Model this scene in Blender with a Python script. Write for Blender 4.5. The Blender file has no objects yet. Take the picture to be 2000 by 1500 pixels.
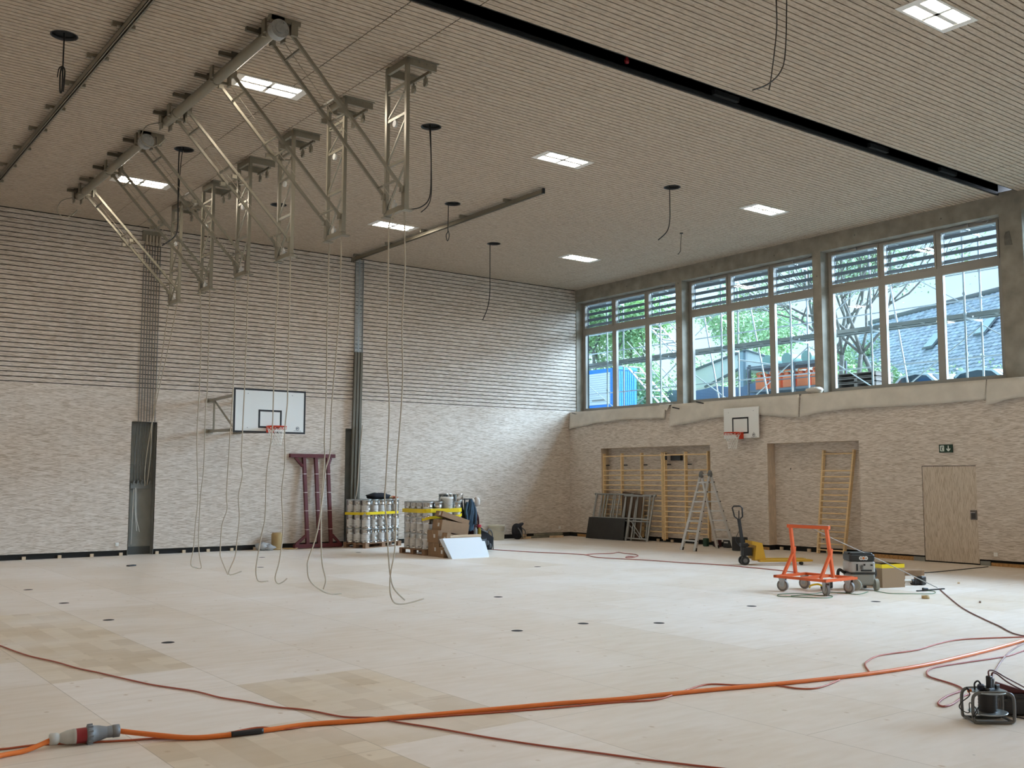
import bpy, math, random
from mathutils import Vector, Matrix, Euler
PI = math.pi
random.seed(7)
S = bpy.context.scene
COL = S.collection
# ------------------------------------------------------------------ camera, sky, sun, exposure
CAM = (-22.4554, -26.4538, 1.9657)
yaw, pitch, roll = -0.646453, 0.092965, 0.001117
fw = Vector((-math.sin(yaw)*math.cos(pitch), math.cos(yaw)*math.cos(pitch), math.sin(pitch)))
rt = Vector((math.cos(yaw), math.sin(yaw), 0)); up = rt.cross(fw)
r2 = math.cos(roll)*rt + math.sin(roll)*up; u2 = -math.sin(roll)*rt + math.cos(roll)*up
cd = bpy.data.cameras.new('camera'); cam = bpy.data.objects.new('camera', cd); COL.objects.link(cam)
cd.sensor_fit = 'HORIZONTAL'; cd.sensor_width = 36.0; cd.lens = 1966.64/2000*36.0; cd.clip_end = 300
M = Matrix((r2, u2, -fw)).transposed().to_4x4(); M.translation = Vector(CAM); cam.matrix_world = M
S.camera = cam
SKY_STRENGTH = 1.45
SUN_STRENGTH = 30.0
LAMP_EMIT = 58.0
W = bpy.data.worlds.new('overcast_sky'); S.world = W; W.use_nodes = True
nt = W.node_tree; nt.nodes.clear()
o = nt.nodes.new('ShaderNodeOutputWorld'); b = nt.nodes.new('ShaderNodeBackground')
tc = nt.nodes.new('ShaderNodeTexCoord'); mp = nt.nodes.new('ShaderNodeMapping'); nz = nt.nodes.new('ShaderNodeTexNoise'); cr = nt.nodes.new('ShaderNodeValToRGB')
mp.inputs['Scale'].default_value = (2, 2, 5); nz.inputs['Scale'].default_value = 1.6; nz.inputs['Detail'].default_value = 4
cr.color_ramp.elements[0].position = .35; cr.color_ramp.elements[0].color = (.60, .78, .97, 1)
cr.color_ramp.elements[1].position = .7; cr.color_ramp.elements[1].color = (.82, .93, 1, 1)
nt.links.new(tc.outputs['Generated'], mp.inputs['Vector']); nt.links.new(mp.outputs['Vector'], nz.inputs['Vector'])
nt.links.new(nz.outputs['Fac'], cr.inputs['Fac']); nt.links.new(cr.outputs['Color'], b.inputs['Color'])
b.inputs['Strength'].default_value = SKY_STRENGTH; nt.links.new(b.outputs[0], o.inputs['Surface'])
sd = bpy.data.lights.new('bright_cloud_sun', 'SUN'); sd.energy = SUN_STRENGTH; sd.angle = math.radians(55); sd.color = (.74, .84, 1)
sun = bpy.data.objects.new('bright_cloud_sun', sd); COL.objects.link(sun); sun.location = (30, -20, 25)
sun.rotation_euler = Vector((-1, .42, -.62)).to_track_quat('-Z', 'Y').to_euler()
S.view_settings.view_transform = 'Standard'; S.view_settings.look = 'None'; S.view_settings.gamma = 1; S.view_settings.use_curve_mapping = False
S.view_settings.exposure = 0.22
S.cycles.max_bounces = 6; S.cycles.diffuse_bounces = 4; S.cycles.glossy_bounces = 2; S.cycles.transparent_max_bounces = 12
S.cycles.use_denoising = True; S.cycles.sample_clamp_indirect = 6; S.cycles.caustics_reflective = False; S.cycles.caustics_refractive = False
# ------------------------------------------------------------------ room measures (metres)
H = 8.495; ZO = .136; ZS = 4.284; ZW = 4.31; XC = .28; XW = .64
XL = -25.6; YF = -30.6; SL0, SL1 = -15.02, -15.455       # slot in the ceiling
REC = .33
# ------------------------------------------------------------------ mesh helper
class MB:
    def __init__(s): s.v = []; s.f = []; s.sm = []; s.mi = []; s.m = 0; s.X = None
    def add(s, vs, fs, sm=False):
        n = len(s.v)
        if s.X is not None: vs = [s.X @ Vector(q) for q in vs]
        s.v += [tuple(q) for q in vs]
        for f in fs: s.f.append([i+n for i in f]); s.sm.append(sm); s.mi.append(s.m)
        return s
    def bx(s, x0, x1, y0, y1, z0, z1):
        x0, x1 = min(x0, x1), max(x0, x1); y0, y1 = min(y0, y1), max(y0, y1); z0, z1 = min(z0, z1), max(z0, z1)
        return s.add([(x0,y0,z0),(x1,y0,z0),(x1,y1,z0),(x0,y1,z0),(x0,y0,z1),(x1,y0,z1),(x1,y1,z1),(x0,y1,z1)],
              [(0,3,2,1),(4,5,6,7),(0,1,5,4),(1,2,6,5),(2,3,7,6),(3,0,4,7)])
    def box(s, c, sz, R=None):
        h = [q/2 for q in sz]; vs = []
        for z in (-1, 1):
            for x, y in ((-1,-1),(1,-1),(1,1),(-1,1)):
                q = Vector((x*h[0], y*h[1], z*h[2]))
                if R is not None: q = R @ q
                vs.append(Vector(c)+q)
        return s.add(vs, [(0,3,2,1),(4,5,6,7),(0,1,5,4),(1,2,6,5),(2,3,7,6),(3,0,4,7)])
    def rbox(s, c, sz, r=.02, R=None, n=3):   # rounded in plan (vertical edges), softened top
        hx, hy, hz = [q/2 for q in sz]; prof = []
        for cx, cy, a0 in ((1,1,0),(-1,1,90),(-1,-1,180),(1,-1,270)):
            for k in range(n+1):
                a = math.radians(a0+90*k/n); prof.append((cx, cy, math.cos(a), math.sin(a)))
        rings = [(-hz, r*.4), (-hz+r*.4, 0), (hz-r*.4, 0), (hz, r*.4)]; vs = []; N = len(prof)
        for z, ins in rings:
            for cx, cy, ca, sa in prof:
                q = Vector((cx*(hx-r)+ca*(r-ins), cy*(hy-r)+sa*(r-ins), z))
                if R is not None: q = R @ q
                vs.append(Vector(c)+q)
        fs = [tuple(reversed(range(N))), tuple(range(3*N, 4*N))]
        for k in range(3):
            for i in range(N): j = (i+1) % N; fs.append((k*N+i, k*N+j, (k+1)*N+j, (k+1)*N+i))
        return s.add(vs, fs)
    def bar(s, p, q, w, h, upv=(0,0,1)):
        p, q = Vector(p), Vector(q); d = (q-p).normalized(); u = Vector(upv)
        if abs(d.dot(u)) > .98: u = Vector((0,1,0))
        x = d.cross(u).normalized(); y = x.cross(d)
        vs = []
        for c in (p, q):
            for a, bb in ((-1,-1),(1,-1),(1,1),(-1,1)): vs.append(c + x*a*w/2 + y*bb*h/2)
        return s.add(vs, [(0,3,2,1),(4,5,6,7),(0,1,5,4),(1,2,6,5),(2,3,7,6),(3,0,4,7)])
    def cyl(s, p, q, r, r1=None, n=12, cap=True):
        r1 = r if r1 is None else r1; p, q = Vector(p), Vector(q); d = (q-p).normalized()
        x = d.orthogonal().normalized(); y = d.cross(x); vs = []
        for c, rr in ((p, r), (q, r1)):
            for i in range(n): a = 2*PI*i/n; vs.append(c + (x*math.cos(a)+y*math.sin(a))*rr)
        fs = [(i, (i+1) % n, n+(i+1) % n, n+i) for i in range(n)]
        s.add(vs, fs, True)
        if cap: s.add(vs[:n], [tuple(reversed(range(n)))]); s.add(vs[n:], [tuple(range(n))])
        return s
    def lathe(s, c, prof, n=20, R=None):      # prof: (r, z) from bottom to top
        vs = []
        for r, z in prof:
            for i in range(n):
                q = Vector((r*math.cos(2*PI*i/n), r*math.sin(2*PI*i/n), z))
                if R is not None: q = R @ q
                vs.append(Vector(c)+q)
        fs = [(k*n+i, k*n+(i+1) % n, (k+1)*n+(i+1) % n, (k+1)*n+i) for k in range(len(prof)-1) for i in range(n)]
        return s.add(vs, fs, True)
    def disc(s, c, r, n=20, R=None, ry=None):
        vs = []
        for i in range(n):
            q = Vector((r*math.cos(2*PI*i/n), (ry or r)*math.sin(2*PI*i/n), 0))
            if R is not None: q = R @ q
            vs.append(Vector(c)+q)
        return s.add(vs, [tuple(range(n))])
    def tube(s, pts, r, n=6, closed=False):
        P = [Vector(p) for p in pts]; N = len(P); vs = []; x = None
        for i in range(N):
            if closed: d = P[(i+1) % N]-P[i-1]
            else: d = P[min(i+1, N-1)]-P[max(i-1, 0)]
            if d.length < 1e-9: d = Vector((0,0,1))
            d.normalize()
            x = d.orthogonal().normalized() if x is None else (x - d*x.dot(d))
            if x.length < 1e-6: x = d.orthogonal()
            x.normalize(); y = d.cross(x)
            for k in range(n): a = 2*PI*k/n; vs.append(P[i] + (x*math.cos(a)+y*math.sin(a))*r)
        L = N if closed else N-1; fs = []
        for i in range(L):
            j = (i+1) % N
            for k in range(n): fs.append((i*n+k, i*n+(k+1) % n, j*n+(k+1) % n, j*n+k))
        if not closed: fs += [tuple(reversed(range(n))), tuple(range((N-1)*n, N*n))]
        return s.add(vs, fs, True)
    def prism(s, poly, vec):                   # planar polygon extruded along vec
        n = len(poly); P = [Vector(p) for p in poly]; Q = [p+Vector(vec) for p in P]
        return s.add(P+Q, [tuple(reversed(range(n))), tuple(range(n, 2*n))]+[(i, (i+1) % n, n+(i+1) % n, n+i) for i in range(n)])
    def quad(s, a, b_, c, d): return s.add([a, b_, c, d], [(0,1,2,3)])
    def ball(s, c, rx, ry=None, rz=None, n=10, m=7, R=None, bump=None):
        ry = ry or rx; rz = rz or rx; vs = []
        for j in range(m+1):
            t = PI*j/m
            for i in range(n):
                a = 2*PI*i/n; k = 1 + (bump(i, j) if bump else 0)
                q = Vector((rx*math.sin(t)*math.cos(a)*k, ry*math.sin(t)*math.sin(a)*k, -rz*math.cos(t)*k))
                if R is not None: q = R @ q
                vs.append(Vector(c)+q)
        return s.add(vs, [(j*n+i, j*n+(i+1) % n, (j+1)*n+(i+1) % n, (j+1)*n+i) for j in range(m) for i in range(n)], True)
def spline(P, k=6, closed=False):
    P = [Vector(p) for p in P]; N = len(P); out = []
    for i in range(N if closed else N-1):
        if closed: a, b_, c, d = P[i-1], P[i], P[(i+1) % N], P[(i+2) % N]
        else: a, b_, c, d = P[max(i-1,0)], P[i], P[i+1], P[min(i+2,N-1)]
        for j in range(k):
            t = j/k
            out.append(.5*((2*b_)+(c-a)*t+(2*a-5*b_+4*c-d)*t*t+(3*b_-a-3*c+d)*t**3))
    if not closed: out.append(P[-1])
    return out
def rootloc(o):
    L = Vector((0,0,0))
    while o is not None: L = L + o.location; o = o.parent
    return L
def tag(o, label=None, cat=None, group=None, kind=None):
    if label: o['label'] = label
    if cat: o['category'] = cat
    if group: o['group'] = group
    if kind: o['kind'] = kind
    return o
def obj(name, mb, mats, parent=None, label=None, cat=None, group=None, kind=None):
    if not isinstance(mats, (list, tuple)): mats = [mats]
    L = Vector((0,0,0))
    if parent is not None: L = rootloc(parent)
    elif kind != 'structure' and mb.v:
        xs, ys, zs = zip(*mb.v); L = Vector(((min(xs)+max(xs))/2, (min(ys)+max(ys))/2, min(zs)))
    me = bpy.data.meshes.new(name)
    me.from_pydata([(q[0]-L.x, q[1]-L.y, q[2]-L.z) for q in mb.v], [], mb.f)
    for m in mats: me.materials.append(m)
    me.polygons.foreach_set('use_smooth', mb.sm); me.polygons.foreach_set('material_index', mb.mi); me.update()
    ob = bpy.data.objects.new(name, me); COL.objects.link(ob)
    if parent is not None: ob.parent = parent
    else: ob.location = L
    return tag(ob, label, cat, group, kind)
def empty(name, loc, label=None, cat=None, group=None, kind=None):
    e = bpy.data.objects.new(name, None); COL.objects.link(e); e.location = loc; e.empty_display_size = .2
    return tag(e, label, cat, group, kind)
def dup(root, loc, rotz=None, label=None, group=None):
    r = root.copy(); COL.objects.link(r); r.location = loc
    if rotz is not None: r.rotation_euler = (0, 0, rotz)
    if label: r['label'] = label
    if group: r['group'] = group
    for ch in list(root.children):
        c = ch.copy(); COL.objects.link(c); c.parent = r
        for g in list(ch.children):
            d = g.copy(); COL.objects.link(d); d.parent = c
    return r
# ------------------------------------------------------------------ materials
def mat(name, col, rough=.6, metal=0, spec=.5, noise=0, nscale=8, bump=0, stretch=(1,1,1), alpha=None):
    m = bpy.data.materials.new(name); m.use_nodes = True; nt = m.node_tree; p = nt.nodes['Principled BSDF']
    p.inputs['Base Color'].default_value = (*col, 1); p.inputs['Roughness'].default_value = rough; p.inputs['Metallic'].default_value = metal
    p.inputs['Specular IOR Level'].default_value = spec
    if alpha is not None: p.inputs['Alpha'].default_value = alpha
    if noise or bump:
        tc = nt.nodes.new('ShaderNodeTexCoord'); mp = nt.nodes.new('ShaderNodeMapping'); nz = nt.nodes.new('ShaderNodeTexNoise')
        mp.inputs['Scale'].default_value = stretch; nz.inputs['Scale'].default_value = nscale; nz.inputs['Detail'].default_value = 5
        nt.links.new(tc.outputs['Object'], mp.inputs[0]); nt.links.new(mp.outputs[0], nz.inputs['Vector'])
        if noise:
            cr = nt.nodes.new('ShaderNodeValToRGB'); e = cr.color_ramp.elements
            e[0].position = .3; e[1].position = .7
            e[0].color = (*[c*(1-noise) for c in col], 1); e[1].color = (*[min(1, c*(1+noise)) for c in col], 1)
            nt.links.new(nz.outputs['Fac'], cr.inputs[0]); nt.links.new(cr.outputs[0], p.inputs['Base Color'])
        if bump:
            bp = nt.nodes.new('ShaderNodeBump'); bp.inputs['Strength'].default_value = bump; bp.inputs['Distance'].default_value = .01
            nt.links.new(nz.outputs['Fac'], bp.inputs['Height']); nt.links.new(bp.outputs[0], p.inputs['Normal'])
    return m
def emis(name, col, s):
    m = bpy.data.materials.new(name); m.use_nodes = True; nt = m.node_tree; nt.nodes.clear()
    o = nt.nodes.new('ShaderNodeOutputMaterial'); e = nt.nodes.new('ShaderNodeEmission'); e.inputs[0].default_value = (*col, 1); e.inputs[1].default_value = s
    nt.links.new(e.outputs[0], o.inputs[0]); return m
def osb(name, lo, mid, hi, along, rough=.75, k=1.0):
    """pressed strand board: long flat strands mostly lying along one axis"""
    m = bpy.data.materials.new(name); m.use_nodes = True; nt = m.node_tree; p = nt.nodes['Principled BSDF']; N = nt.nodes.new; Lk = nt.links.new
    tc = N('ShaderNodeTexCoord'); acc = None
    for ang_, la, ac, off in ((.13, 7*k, 56*k, 3.7), (-.15, 6*k, 66*k, 9.1)):      # two lays of strands, each strand with its own tone
        rm = N('ShaderNodeMapping'); rm.inputs['Rotation'].default_value = (0, ang_, 0) if along == 0 else (ang_, 0, 0); rm.inputs['Location'].default_value = (off, off, off)
        mp = N('ShaderNodeMapping'); mp.inputs['Scale'].default_value = [la if i_ == along else ac for i_ in range(3)]
        vo = N('ShaderNodeTexVoronoi'); vo.inputs['Scale'].default_value = 1; vo.inputs['Randomness'].default_value = 1
        sp = N('ShaderNodeSeparateColor')
        Lk(tc.outputs['Object'], rm.inputs[0]); Lk(rm.outputs[0], mp.inputs[0]); Lk(mp.outputs[0], vo.inputs['Vector']); Lk(vo.outputs['Color'], sp.inputs[0])
        if acc is None: acc = sp.outputs[0]
        else:
            mx = N('ShaderNodeMath'); mx.operation = 'ADD'; Lk(acc, mx.inputs[0]); Lk(sp.outputs[0], mx.inputs[1]); acc = mx.outputs[0]
    hf = N('ShaderNodeMath'); hf.operation = 'MULTIPLY'; hf.inputs[1].default_value = .5; Lk(acc, hf.inputs[0])
    cr = N('ShaderNodeValToRGB'); e = cr.color_ramp.elements; e[0].position = .14; e[0].color = (*lo, 1); e[1].position = .86; e[1].color = (*hi, 1)
    q = e.new(.45); q.color = (*mid, 1)
    Lk(hf.outputs[0], cr.inputs[0]); Lk(cr.outputs[0], p.inputs['Base Color'])
    bp = N('ShaderNodeBump'); bp.inputs['Strength'].default_value = .06; bp.inputs['Distance'].default_value = .006; Lk(hf.outputs[0], bp.inputs['Height']); Lk(bp.outputs[0], p.inputs['Normal'])
    p.inputs['Roughness'].default_value = rough; p.inputs['Specular IOR Level'].default_value = .35
    return m
def plywood(name):
    m = bpy.data.materials.new(name); m.use_nodes = True; nt = m.node_tree; p = nt.nodes['Principled BSDF']; N = nt.nodes.new; Lk = nt.links.new
    def math_(op, a, b_=None):
        q = N('ShaderNodeMath'); q.operation = op
        for i, w in enumerate((a, b_)):
            if w is None: continue
            if isinstance(w, (int, float)): q.inputs[i].default_value = w
            else: Lk(w, q.inputs[i])
        return q.outputs[0]
    def mix(f, a, b_, mode='MIX'):
        q = N('ShaderNodeMix'); q.data_type = 'RGBA'; q.blend_type = mode
        if isinstance(f, (int, float)): q.inputs[0].default_value = f
        else: Lk(f, q.inputs[0])
        for i, w in ((6, a), (7, b_)):
            if isinstance(w, tuple): q.inputs[i].default_value = (*w, 1)
            else: Lk(w, q.inputs[i])
        return q.outputs[2]
    def ramp(f, a, b_, ca=(0,0,0), cb=(1,1,1)):
        q = N('ShaderNodeValToRGB'); e = q.color_ramp.elements; e[0].position = a; e[1].position = b_; e[0].color = (*ca, 1); e[1].color = (*cb, 1); Lk(f, q.inputs[0]); return q.outputs[0]
    tc = N('ShaderNodeTexCoord'); mp = N('ShaderNodeMapping')
    mp.inputs['Location'].default_value = (15.93+2.77*8, 20.035+1.393*10, 0); mp.inputs['Rotation'].default_value = (0, 0, 0)
    sw = N('ShaderNodeSeparateXYZ'); cb = N('ShaderNodeCombineXYZ'); Lk(tc.outputs['Object'], sw.inputs[0])
    Lk(sw.outputs[1], cb.inputs[0]); Lk(sw.outputs[0], cb.inputs[1]); Lk(cb.outputs[0], mp.inputs[0])
    br = N('ShaderNodeTexBrick'); br.offset = .42; br.offset_frequency = 2; br.squash = 1; br.inputs['Scale'].default_value = 1
    br.inputs['Brick Width'].default_value = 2.77; br.inputs['Row Height'].default_value = 1.393; br.inputs['Mortar Size'].default_value = .0035; br.inputs['Mortar Smooth'].default_value = 0; br.inputs['Bias'].default_value = 0
    br.inputs['Color1'].default_value = (0,0,0,1); br.inputs['Color2'].default_value = (1,1,1,1); br.inputs['Mortar'].default_value = (.5,.5,.5,1)
    Lk(mp.outputs[0], br.inputs['Vector']); rnd = br.outputs['Color']
    # veneer leaves: narrow strips across a sheet, stronger in the sheets with the darker tone
    mp2 = N('ShaderNodeMapping'); mp2.inputs['Location'].default_value = (15.93+2.77*8, 20.035, 0); Lk(cb.outputs[0], mp2.inputs[0])
    br2 = N('ShaderNodeTexBrick'); br2.offset = .37; br2.inputs['Scale'].default_value = 1; br2.inputs['Brick Width'].default_value = .5; br2.inputs['Row Height'].default_value = .232; br2.inputs['Mortar Size'].default_value = .0; br2.inputs['Bias'].default_value = 0
    br2.inputs['Color1'].default_value = (0,0,0,1); br2.inputs['Color2'].default_value = (1,1,1,1); Lk(mp2.outputs[0], br2.inputs['Vector'])
    g = N('ShaderNodeTexNoise'); g.inputs['Scale'].default_value = 1; g.inputs['Detail'].default_value = 6; g.inputs['Distortion'].default_value = .4
    mp3 = N('ShaderNodeMapping'); mp3.inputs['Scale'].default_value = (2.2, 9, 1); Lk(tc.outputs['Object'], mp3.inputs[0]); Lk(mp3.outputs[0], g.inputs['Vector'])
    pat = N('ShaderNodeTexNoise'); pat.inputs['Scale'].default_value = .55; pat.inputs['Detail'].default_value = 4; Lk(tc.outputs['Object'], pat.inputs['Vector'])
    kn = N('ShaderNodeTexVoronoi'); kn.inputs['Scale'].default_value = 1; mp4 = N('ShaderNodeMapping'); mp4.inputs['Scale'].default_value = (4.2, 3.1, 1); Lk(tc.outputs['Object'], mp4.inputs[0]); Lk(mp4.outputs[0], kn.inputs['Vector'])
    kn2 = N('ShaderNodeTexVoronoi'); kn2.inputs['Scale'].default_value = 1; mp5 = N('ShaderNodeMapping'); mp5.inputs['Scale'].default_value = (2.6, 2.2, 1); mp5.inputs['Location'].default_value = (3.3, 7.1, 0); Lk(tc.outputs['Object'], mp5.inputs[0]); Lk(mp5.outputs[0], kn2.inputs['Vector'])
    base = mix(rnd, (.73,.63,.53), (.82,.74,.67))
    def inbox(x0, x1, y0, y1):                                           # the browner birch sheets
        X_, Y_ = sw.outputs[0], sw.outputs[1]
        return math_('MULTIPLY', math_('MULTIPLY', math_('GREATER_THAN', X_, x0), math_('LESS_THAN', X_, x1)), math_('MULTIPLY', math_('GREATER_THAN', Y_, y0), math_('LESS_THAN', Y_, y1)))
    dark = math_('MULTIPLY', ramp(rnd, .05, .07, (1,1,1), (0,0,0)), .35)
    for bx_ in ((-20.035,-18.642,-15.93,-10.39), (-18.642,-17.249,-19.82,-17.05), (-20.035,-18.642,-21.47,-18.70), (-21.43,-20.035,-14.5,-11.8)): dark = math_('MAXIMUM', dark, inbox(*bx_))
    leaf = mix(br2.outputs['Color'], (.50,.37,.22), (.72,.60,.44))
    base = mix(math_('MULTIPLY', dark, .75), base, leaf)
    base = mix(math_('MULTIPLY', ramp(g.outputs['Fac'], .35, .75), .32), base, (.56,.44,.30))
    base = mix(math_('MULTIPLY', ramp(pat.outputs['Fac'], .45, .7), .45), base, (.87,.82,.78))   # paler patches scattered at random
    kmask = ramp(kn.outputs['Distance'], .05, .11, (1,1,1), (0,0,0))
    base = mix(math_('MULTIPLY', kmask, .55), base, (.42,.27,.14))
    dmask = ramp(kn2.outputs['Distance'], .018, .03, (1,1,1), (0,0,0))
    base = mix(math_('MULTIPLY', dmask, .6), base, (.16,.11,.07))
    seam = math_('MULTIPLY', br.outputs['Fac'], .55)
    base = mix(seam, base, (.25,.18,.11))
    Lk(base, p.inputs['Base Color'])
    rr = N('ShaderNodeMapRange'); rr.inputs['To Min'].default_value = .30; rr.inputs['To Max'].default_value = .5; Lk(g.outputs['Fac'], rr.inputs['Value']); Lk(rr.outputs[0], p.inputs['Roughness'])
    p.inputs['Specular IOR Level'].default_value = .5
    return m
def glass(name):
    m = bpy.data.materials.new(name); m.use_nodes = True; nt = m.node_tree; nt.nodes.clear(); N = nt.nodes.new; Lk = nt.links.new
    o = N('ShaderNodeOutputMaterial'); t = N('ShaderNodeBsdfTransparent'); t.inputs[0].default_value = (.86,.96,1,1); g = N('ShaderNodeBsdfGlossy'); g.inputs['Roughness'].default_value = .02
    f = N('ShaderNodeLayerWeight'); pw = N('ShaderNodeMath'); pw.operation = 'POWER'; pw.inputs[1].default_value = 5; ma = N('ShaderNodeMath'); ma.operation = 'MULTIPLY_ADD'; ma.inputs[1].default_value = .9; ma.inputs[2].default_value = .03; mx = N('ShaderNodeMixShader')
    Lk(f.outputs['Facing'], pw.inputs[0]); Lk(pw.outputs[0], ma.inputs[0]); Lk(ma.outputs[0], mx.inputs[0]); Lk(t.outputs[0], mx.inputs[1]); Lk(g.outputs[0], mx.inputs[2]); Lk(mx.outputs[0], o.inputs[0]); return m
m_osbx = osb('whitewashed_strand_board', (.43,.36,.29), (.585,.51,.435), (.71,.645,.575), 0)
m_osby = osb('whitewashed_strand_board_side', (.43,.36,.29), (.585,.51,.435), (.71,.645,.575), 1)
m_osbz = osb('strand_board_door', (.43,.35,.265), (.55,.465,.37), (.63,.55,.455), 2)
m_slat = osb('acoustic_slat_board', (.37,.295,.225), (.475,.39,.30), (.55,.465,.37), 0, k=1.2)
m_floor = plywood('sanded_plywood_sheets')
m_black = mat('black_void', (.006,.006,.006), .9)
m_slot = mat('dark_slot_paint', (.022,.023,.02), .75)
m_conc = mat('board_marked_concrete', (.27,.245,.20), .85, noise=.22, nscale=3, bump=.3)
m_frame = mat('window_frame_paint', (.30,.28,.245), .45)
m_glass = glass('window_glass')
m_grey = mat('painted_steel_grey', (.265,.24,.185), .38, .35)
m_galv = mat('galvanised_steel', (.42,.44,.44), .4, .8, noise=.15, nscale=14)
m_alu = mat('aluminium', (.62,.62,.61), .35, .75)
m_wood = mat('pale_pine', (.74,.54,.29), .5, noise=.12, nscale=6, stretch=(1,1,8))
m_rope = mat('hemp_rope', (.44,.375,.29), .85)
m_white = mat('white_lacquer', (.80,.82,.80), .35)
m_blk = mat('black_plastic', (.012,.012,.013), .45)
m_blkm = mat('black_paint_line', (.01,.01,.012), .5)
m_red = mat('orange_red_rim', (.62,.05,.015), .4)
m_net = mat('white_net_cord', (.85,.83,.78), .8)
m_lampf = mat('white_lamp_frame', (.78,.76,.72), .5)
m_emit = emis('lit_lamp_panel', (1, .90, .76), LAMP_EMIT)
m_orange = mat('orange_cable', (.78,.19,.03), .42)
m_ocable = mat('dull_red_cable', (.42,.10,.055), .5)
m_bcable = mat('black_cable', (.015,.014,.014), .5)
m_gcable = mat('green_cable', (.06,.17,.07), .5)
m_plast = mat('milky_membrane', (.60,.56,.49), .6, noise=.08, nscale=3)
m_card = mat('brown_cardboard', (.27,.165,.09), .75, noise=.08, nscale=5)
m_tape = mat('yellow_tape', (.80,.60,.01), .35)
m_pal = mat('pallet_wood', (.26,.15,.085), .8, noise=.3, nscale=7, stretch=(1,6,1))
m_can = mat('tinned_steel', (.55,.55,.54), .22, 1)
m_paper = mat('can_label_paper', (.62,.60,.57), .6)
m_skirt = mat('dark_wall_gap', (.012,.011,.010), .9)
m_block = mat('pale_spacer_wood', (.60,.48,.34), .7)
m_strip = mat('brown_strand_strip', (.40,.22,.08), .7, noise=.3, nscale=25)
# ================================================================== THE ROOM
ZT = 4.2                                   # top of the sill ledge
fl = MB(); fl.bx(XL-.3, REC+.06, YF-.3, .34, -.2, 0); obj('floor', fl, m_floor, kind='structure')
# ---- ceiling of slatted boards, with round openings, seams and the long slot
HOLES = [(-19.09,-10.95), (-15.88,-6.85), (-12.65,-10.94), (-9.38,-6.76), (-6.17,-4.02), (-6.2,-10.9), (-12.66,-4.15)]
HR = .182
SEAMS = [-15.55, -14.72, -1.78, -1.0]
c = MB(); pitch_, gap = .118, .021
def boards(y0, y1):
    n = int((y0-y1)/pitch_)
    for i in range(n):
        b1 = y0 - i*pitch_ - gap/2; b0 = max(b1-(pitch_-gap), y1)
        cuts = [(s_-.009, s_+.009) for s_ in SEAMS]; near = []
        for hx, hy in HOLES:
            if b0-HR < hy < b1+HR: near.append((hx, hy)); cuts.append((hx-HR-.03, hx+HR+.03))
        cuts.sort(); x = XL
        for a, e in cuts:
            c.bx(x, a, b0, b1, H, H+.022); x = e
        c.bx(x, XC+.0, b0, b1, H, H+.022)
        for hx, hy in near:
            ys = [b0+(b1-b0)*k/6 for k in range(7)]; w = [math.sqrt(max(0, HR*HR-(y-hy)**2)) for y in ys]
            for sgn in (-1, 1):
                P = [(hx+sgn*(HR+.03), b0, H)] + [(hx+sgn*w[k], ys[k], H) for k in range(7)] + [(hx+sgn*(HR+.03), b1, H)]
                if sgn > 0: P.reverse()
                c.prism(P, (0, 0, .022))
boards(0.0, SL0); boards(SL1, YF)
c.m = 1
c.bx(XL-.3, XW+.3, SL0+.0, .3, H+.06, H+.5); c.bx(XL-.3, XW+.3, YF-.3, SL1, H+.06, H+.5)
c.m = 2
c.bx(XL, XC, SL0, SL0+.012, H-.005, H+.45); c.bx(XL, XC, SL1-.012, SL1, H-.005, H+.45)   # slot cheeks
c.bx(XL-.3, XW+.3, SL1, SL0, H+.45, H+.5)
c.m = 1; c.bx(XL, XC-.02, SL0-.02, SL0, H+.0, H+.07)                                      # dark shadow profile
obj('ceiling', c, [m_slat, m_black, m_slot], kind='structure')
for k in range(3):                                                                        # curtain hangers inside the slot
    x = (-9.2, -4.6, -2.0)[k]
    t = MB(); t.bx(x-.32, x+.32, SL0-.10, SL0-.022, H+.075, H+.16); t.bx(x-.03, x+.03, SL0-.075, SL0-.05, H+.16, H+.45)
    obj('hanger_plate', t, m_black, None, ('black hanger plate inside the ceiling slot, the one near the middle of the slot', 'black hanger plate inside the ceiling slot, between the middle plate and the window wall', 'black hanger plate inside the ceiling slot nearest the window wall')[k], 'bracket', 'hanger plates in the ceiling slot')
t = MB(); t.lathe((-11.57, SL0-.06, H+.10), [(.0,0),(.035,.01),(.04,.06),(.02,.12),(.012,.2),(0,.21)], 10)
obj('tag_holder', t, mat('red_tag', (.25,.01,.015), .5), None, 'small dark red tag hanging inside the black ceiling slot', 'tag')
# ---- back wall (short end) : smooth boards below, slats above, two service niches
w = MB(); N1 = (-14.69, -14.06, 3.39); N2 = (-8.585, -8.205, 3.39)
def panelx(x0, x1, z0, z1): w.bx(x0, x1, 0, .02, z0, z1)
panelx(XL, N1[0], ZO, ZS-.02); panelx(N1[1], N2[0], ZO, ZS-.02); panelx(N2[1], 0.0, ZO, ZS-.02)
panelx(N1[0], N1[1], N1[2], ZS-.02); panelx(N2[0], N2[1], N2[2], ZS-.02)
w.m = 1
nb = 36; pz = (H-ZS)/nb
for i in range(nb): w.bx(XL, XW, 0, .02, ZS+i*pz+.0, ZS+(i+1)*pz-.021)
w.bx(.0, XW, 0, .02, ZT, ZS-.02)
w.m = 2; w.bx(XL-.3, N1[0]-.012, .045, .3, 0, H+.1); w.bx(N1[1]+.012, N2[0]-.012, .045, .3, 0, H+.1); w.bx(N2[1]+.012, XW+.3, .045, .3, 0, H+.1)
w.bx(N1[0]-.012, N1[1]+.012, .045, .3, N1[2]+.012, H+.1); w.bx(N2[0]-.012, N2[1]+.012, .045, .3, N2[2]+.012, H+.1)
w.m = 3
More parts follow.
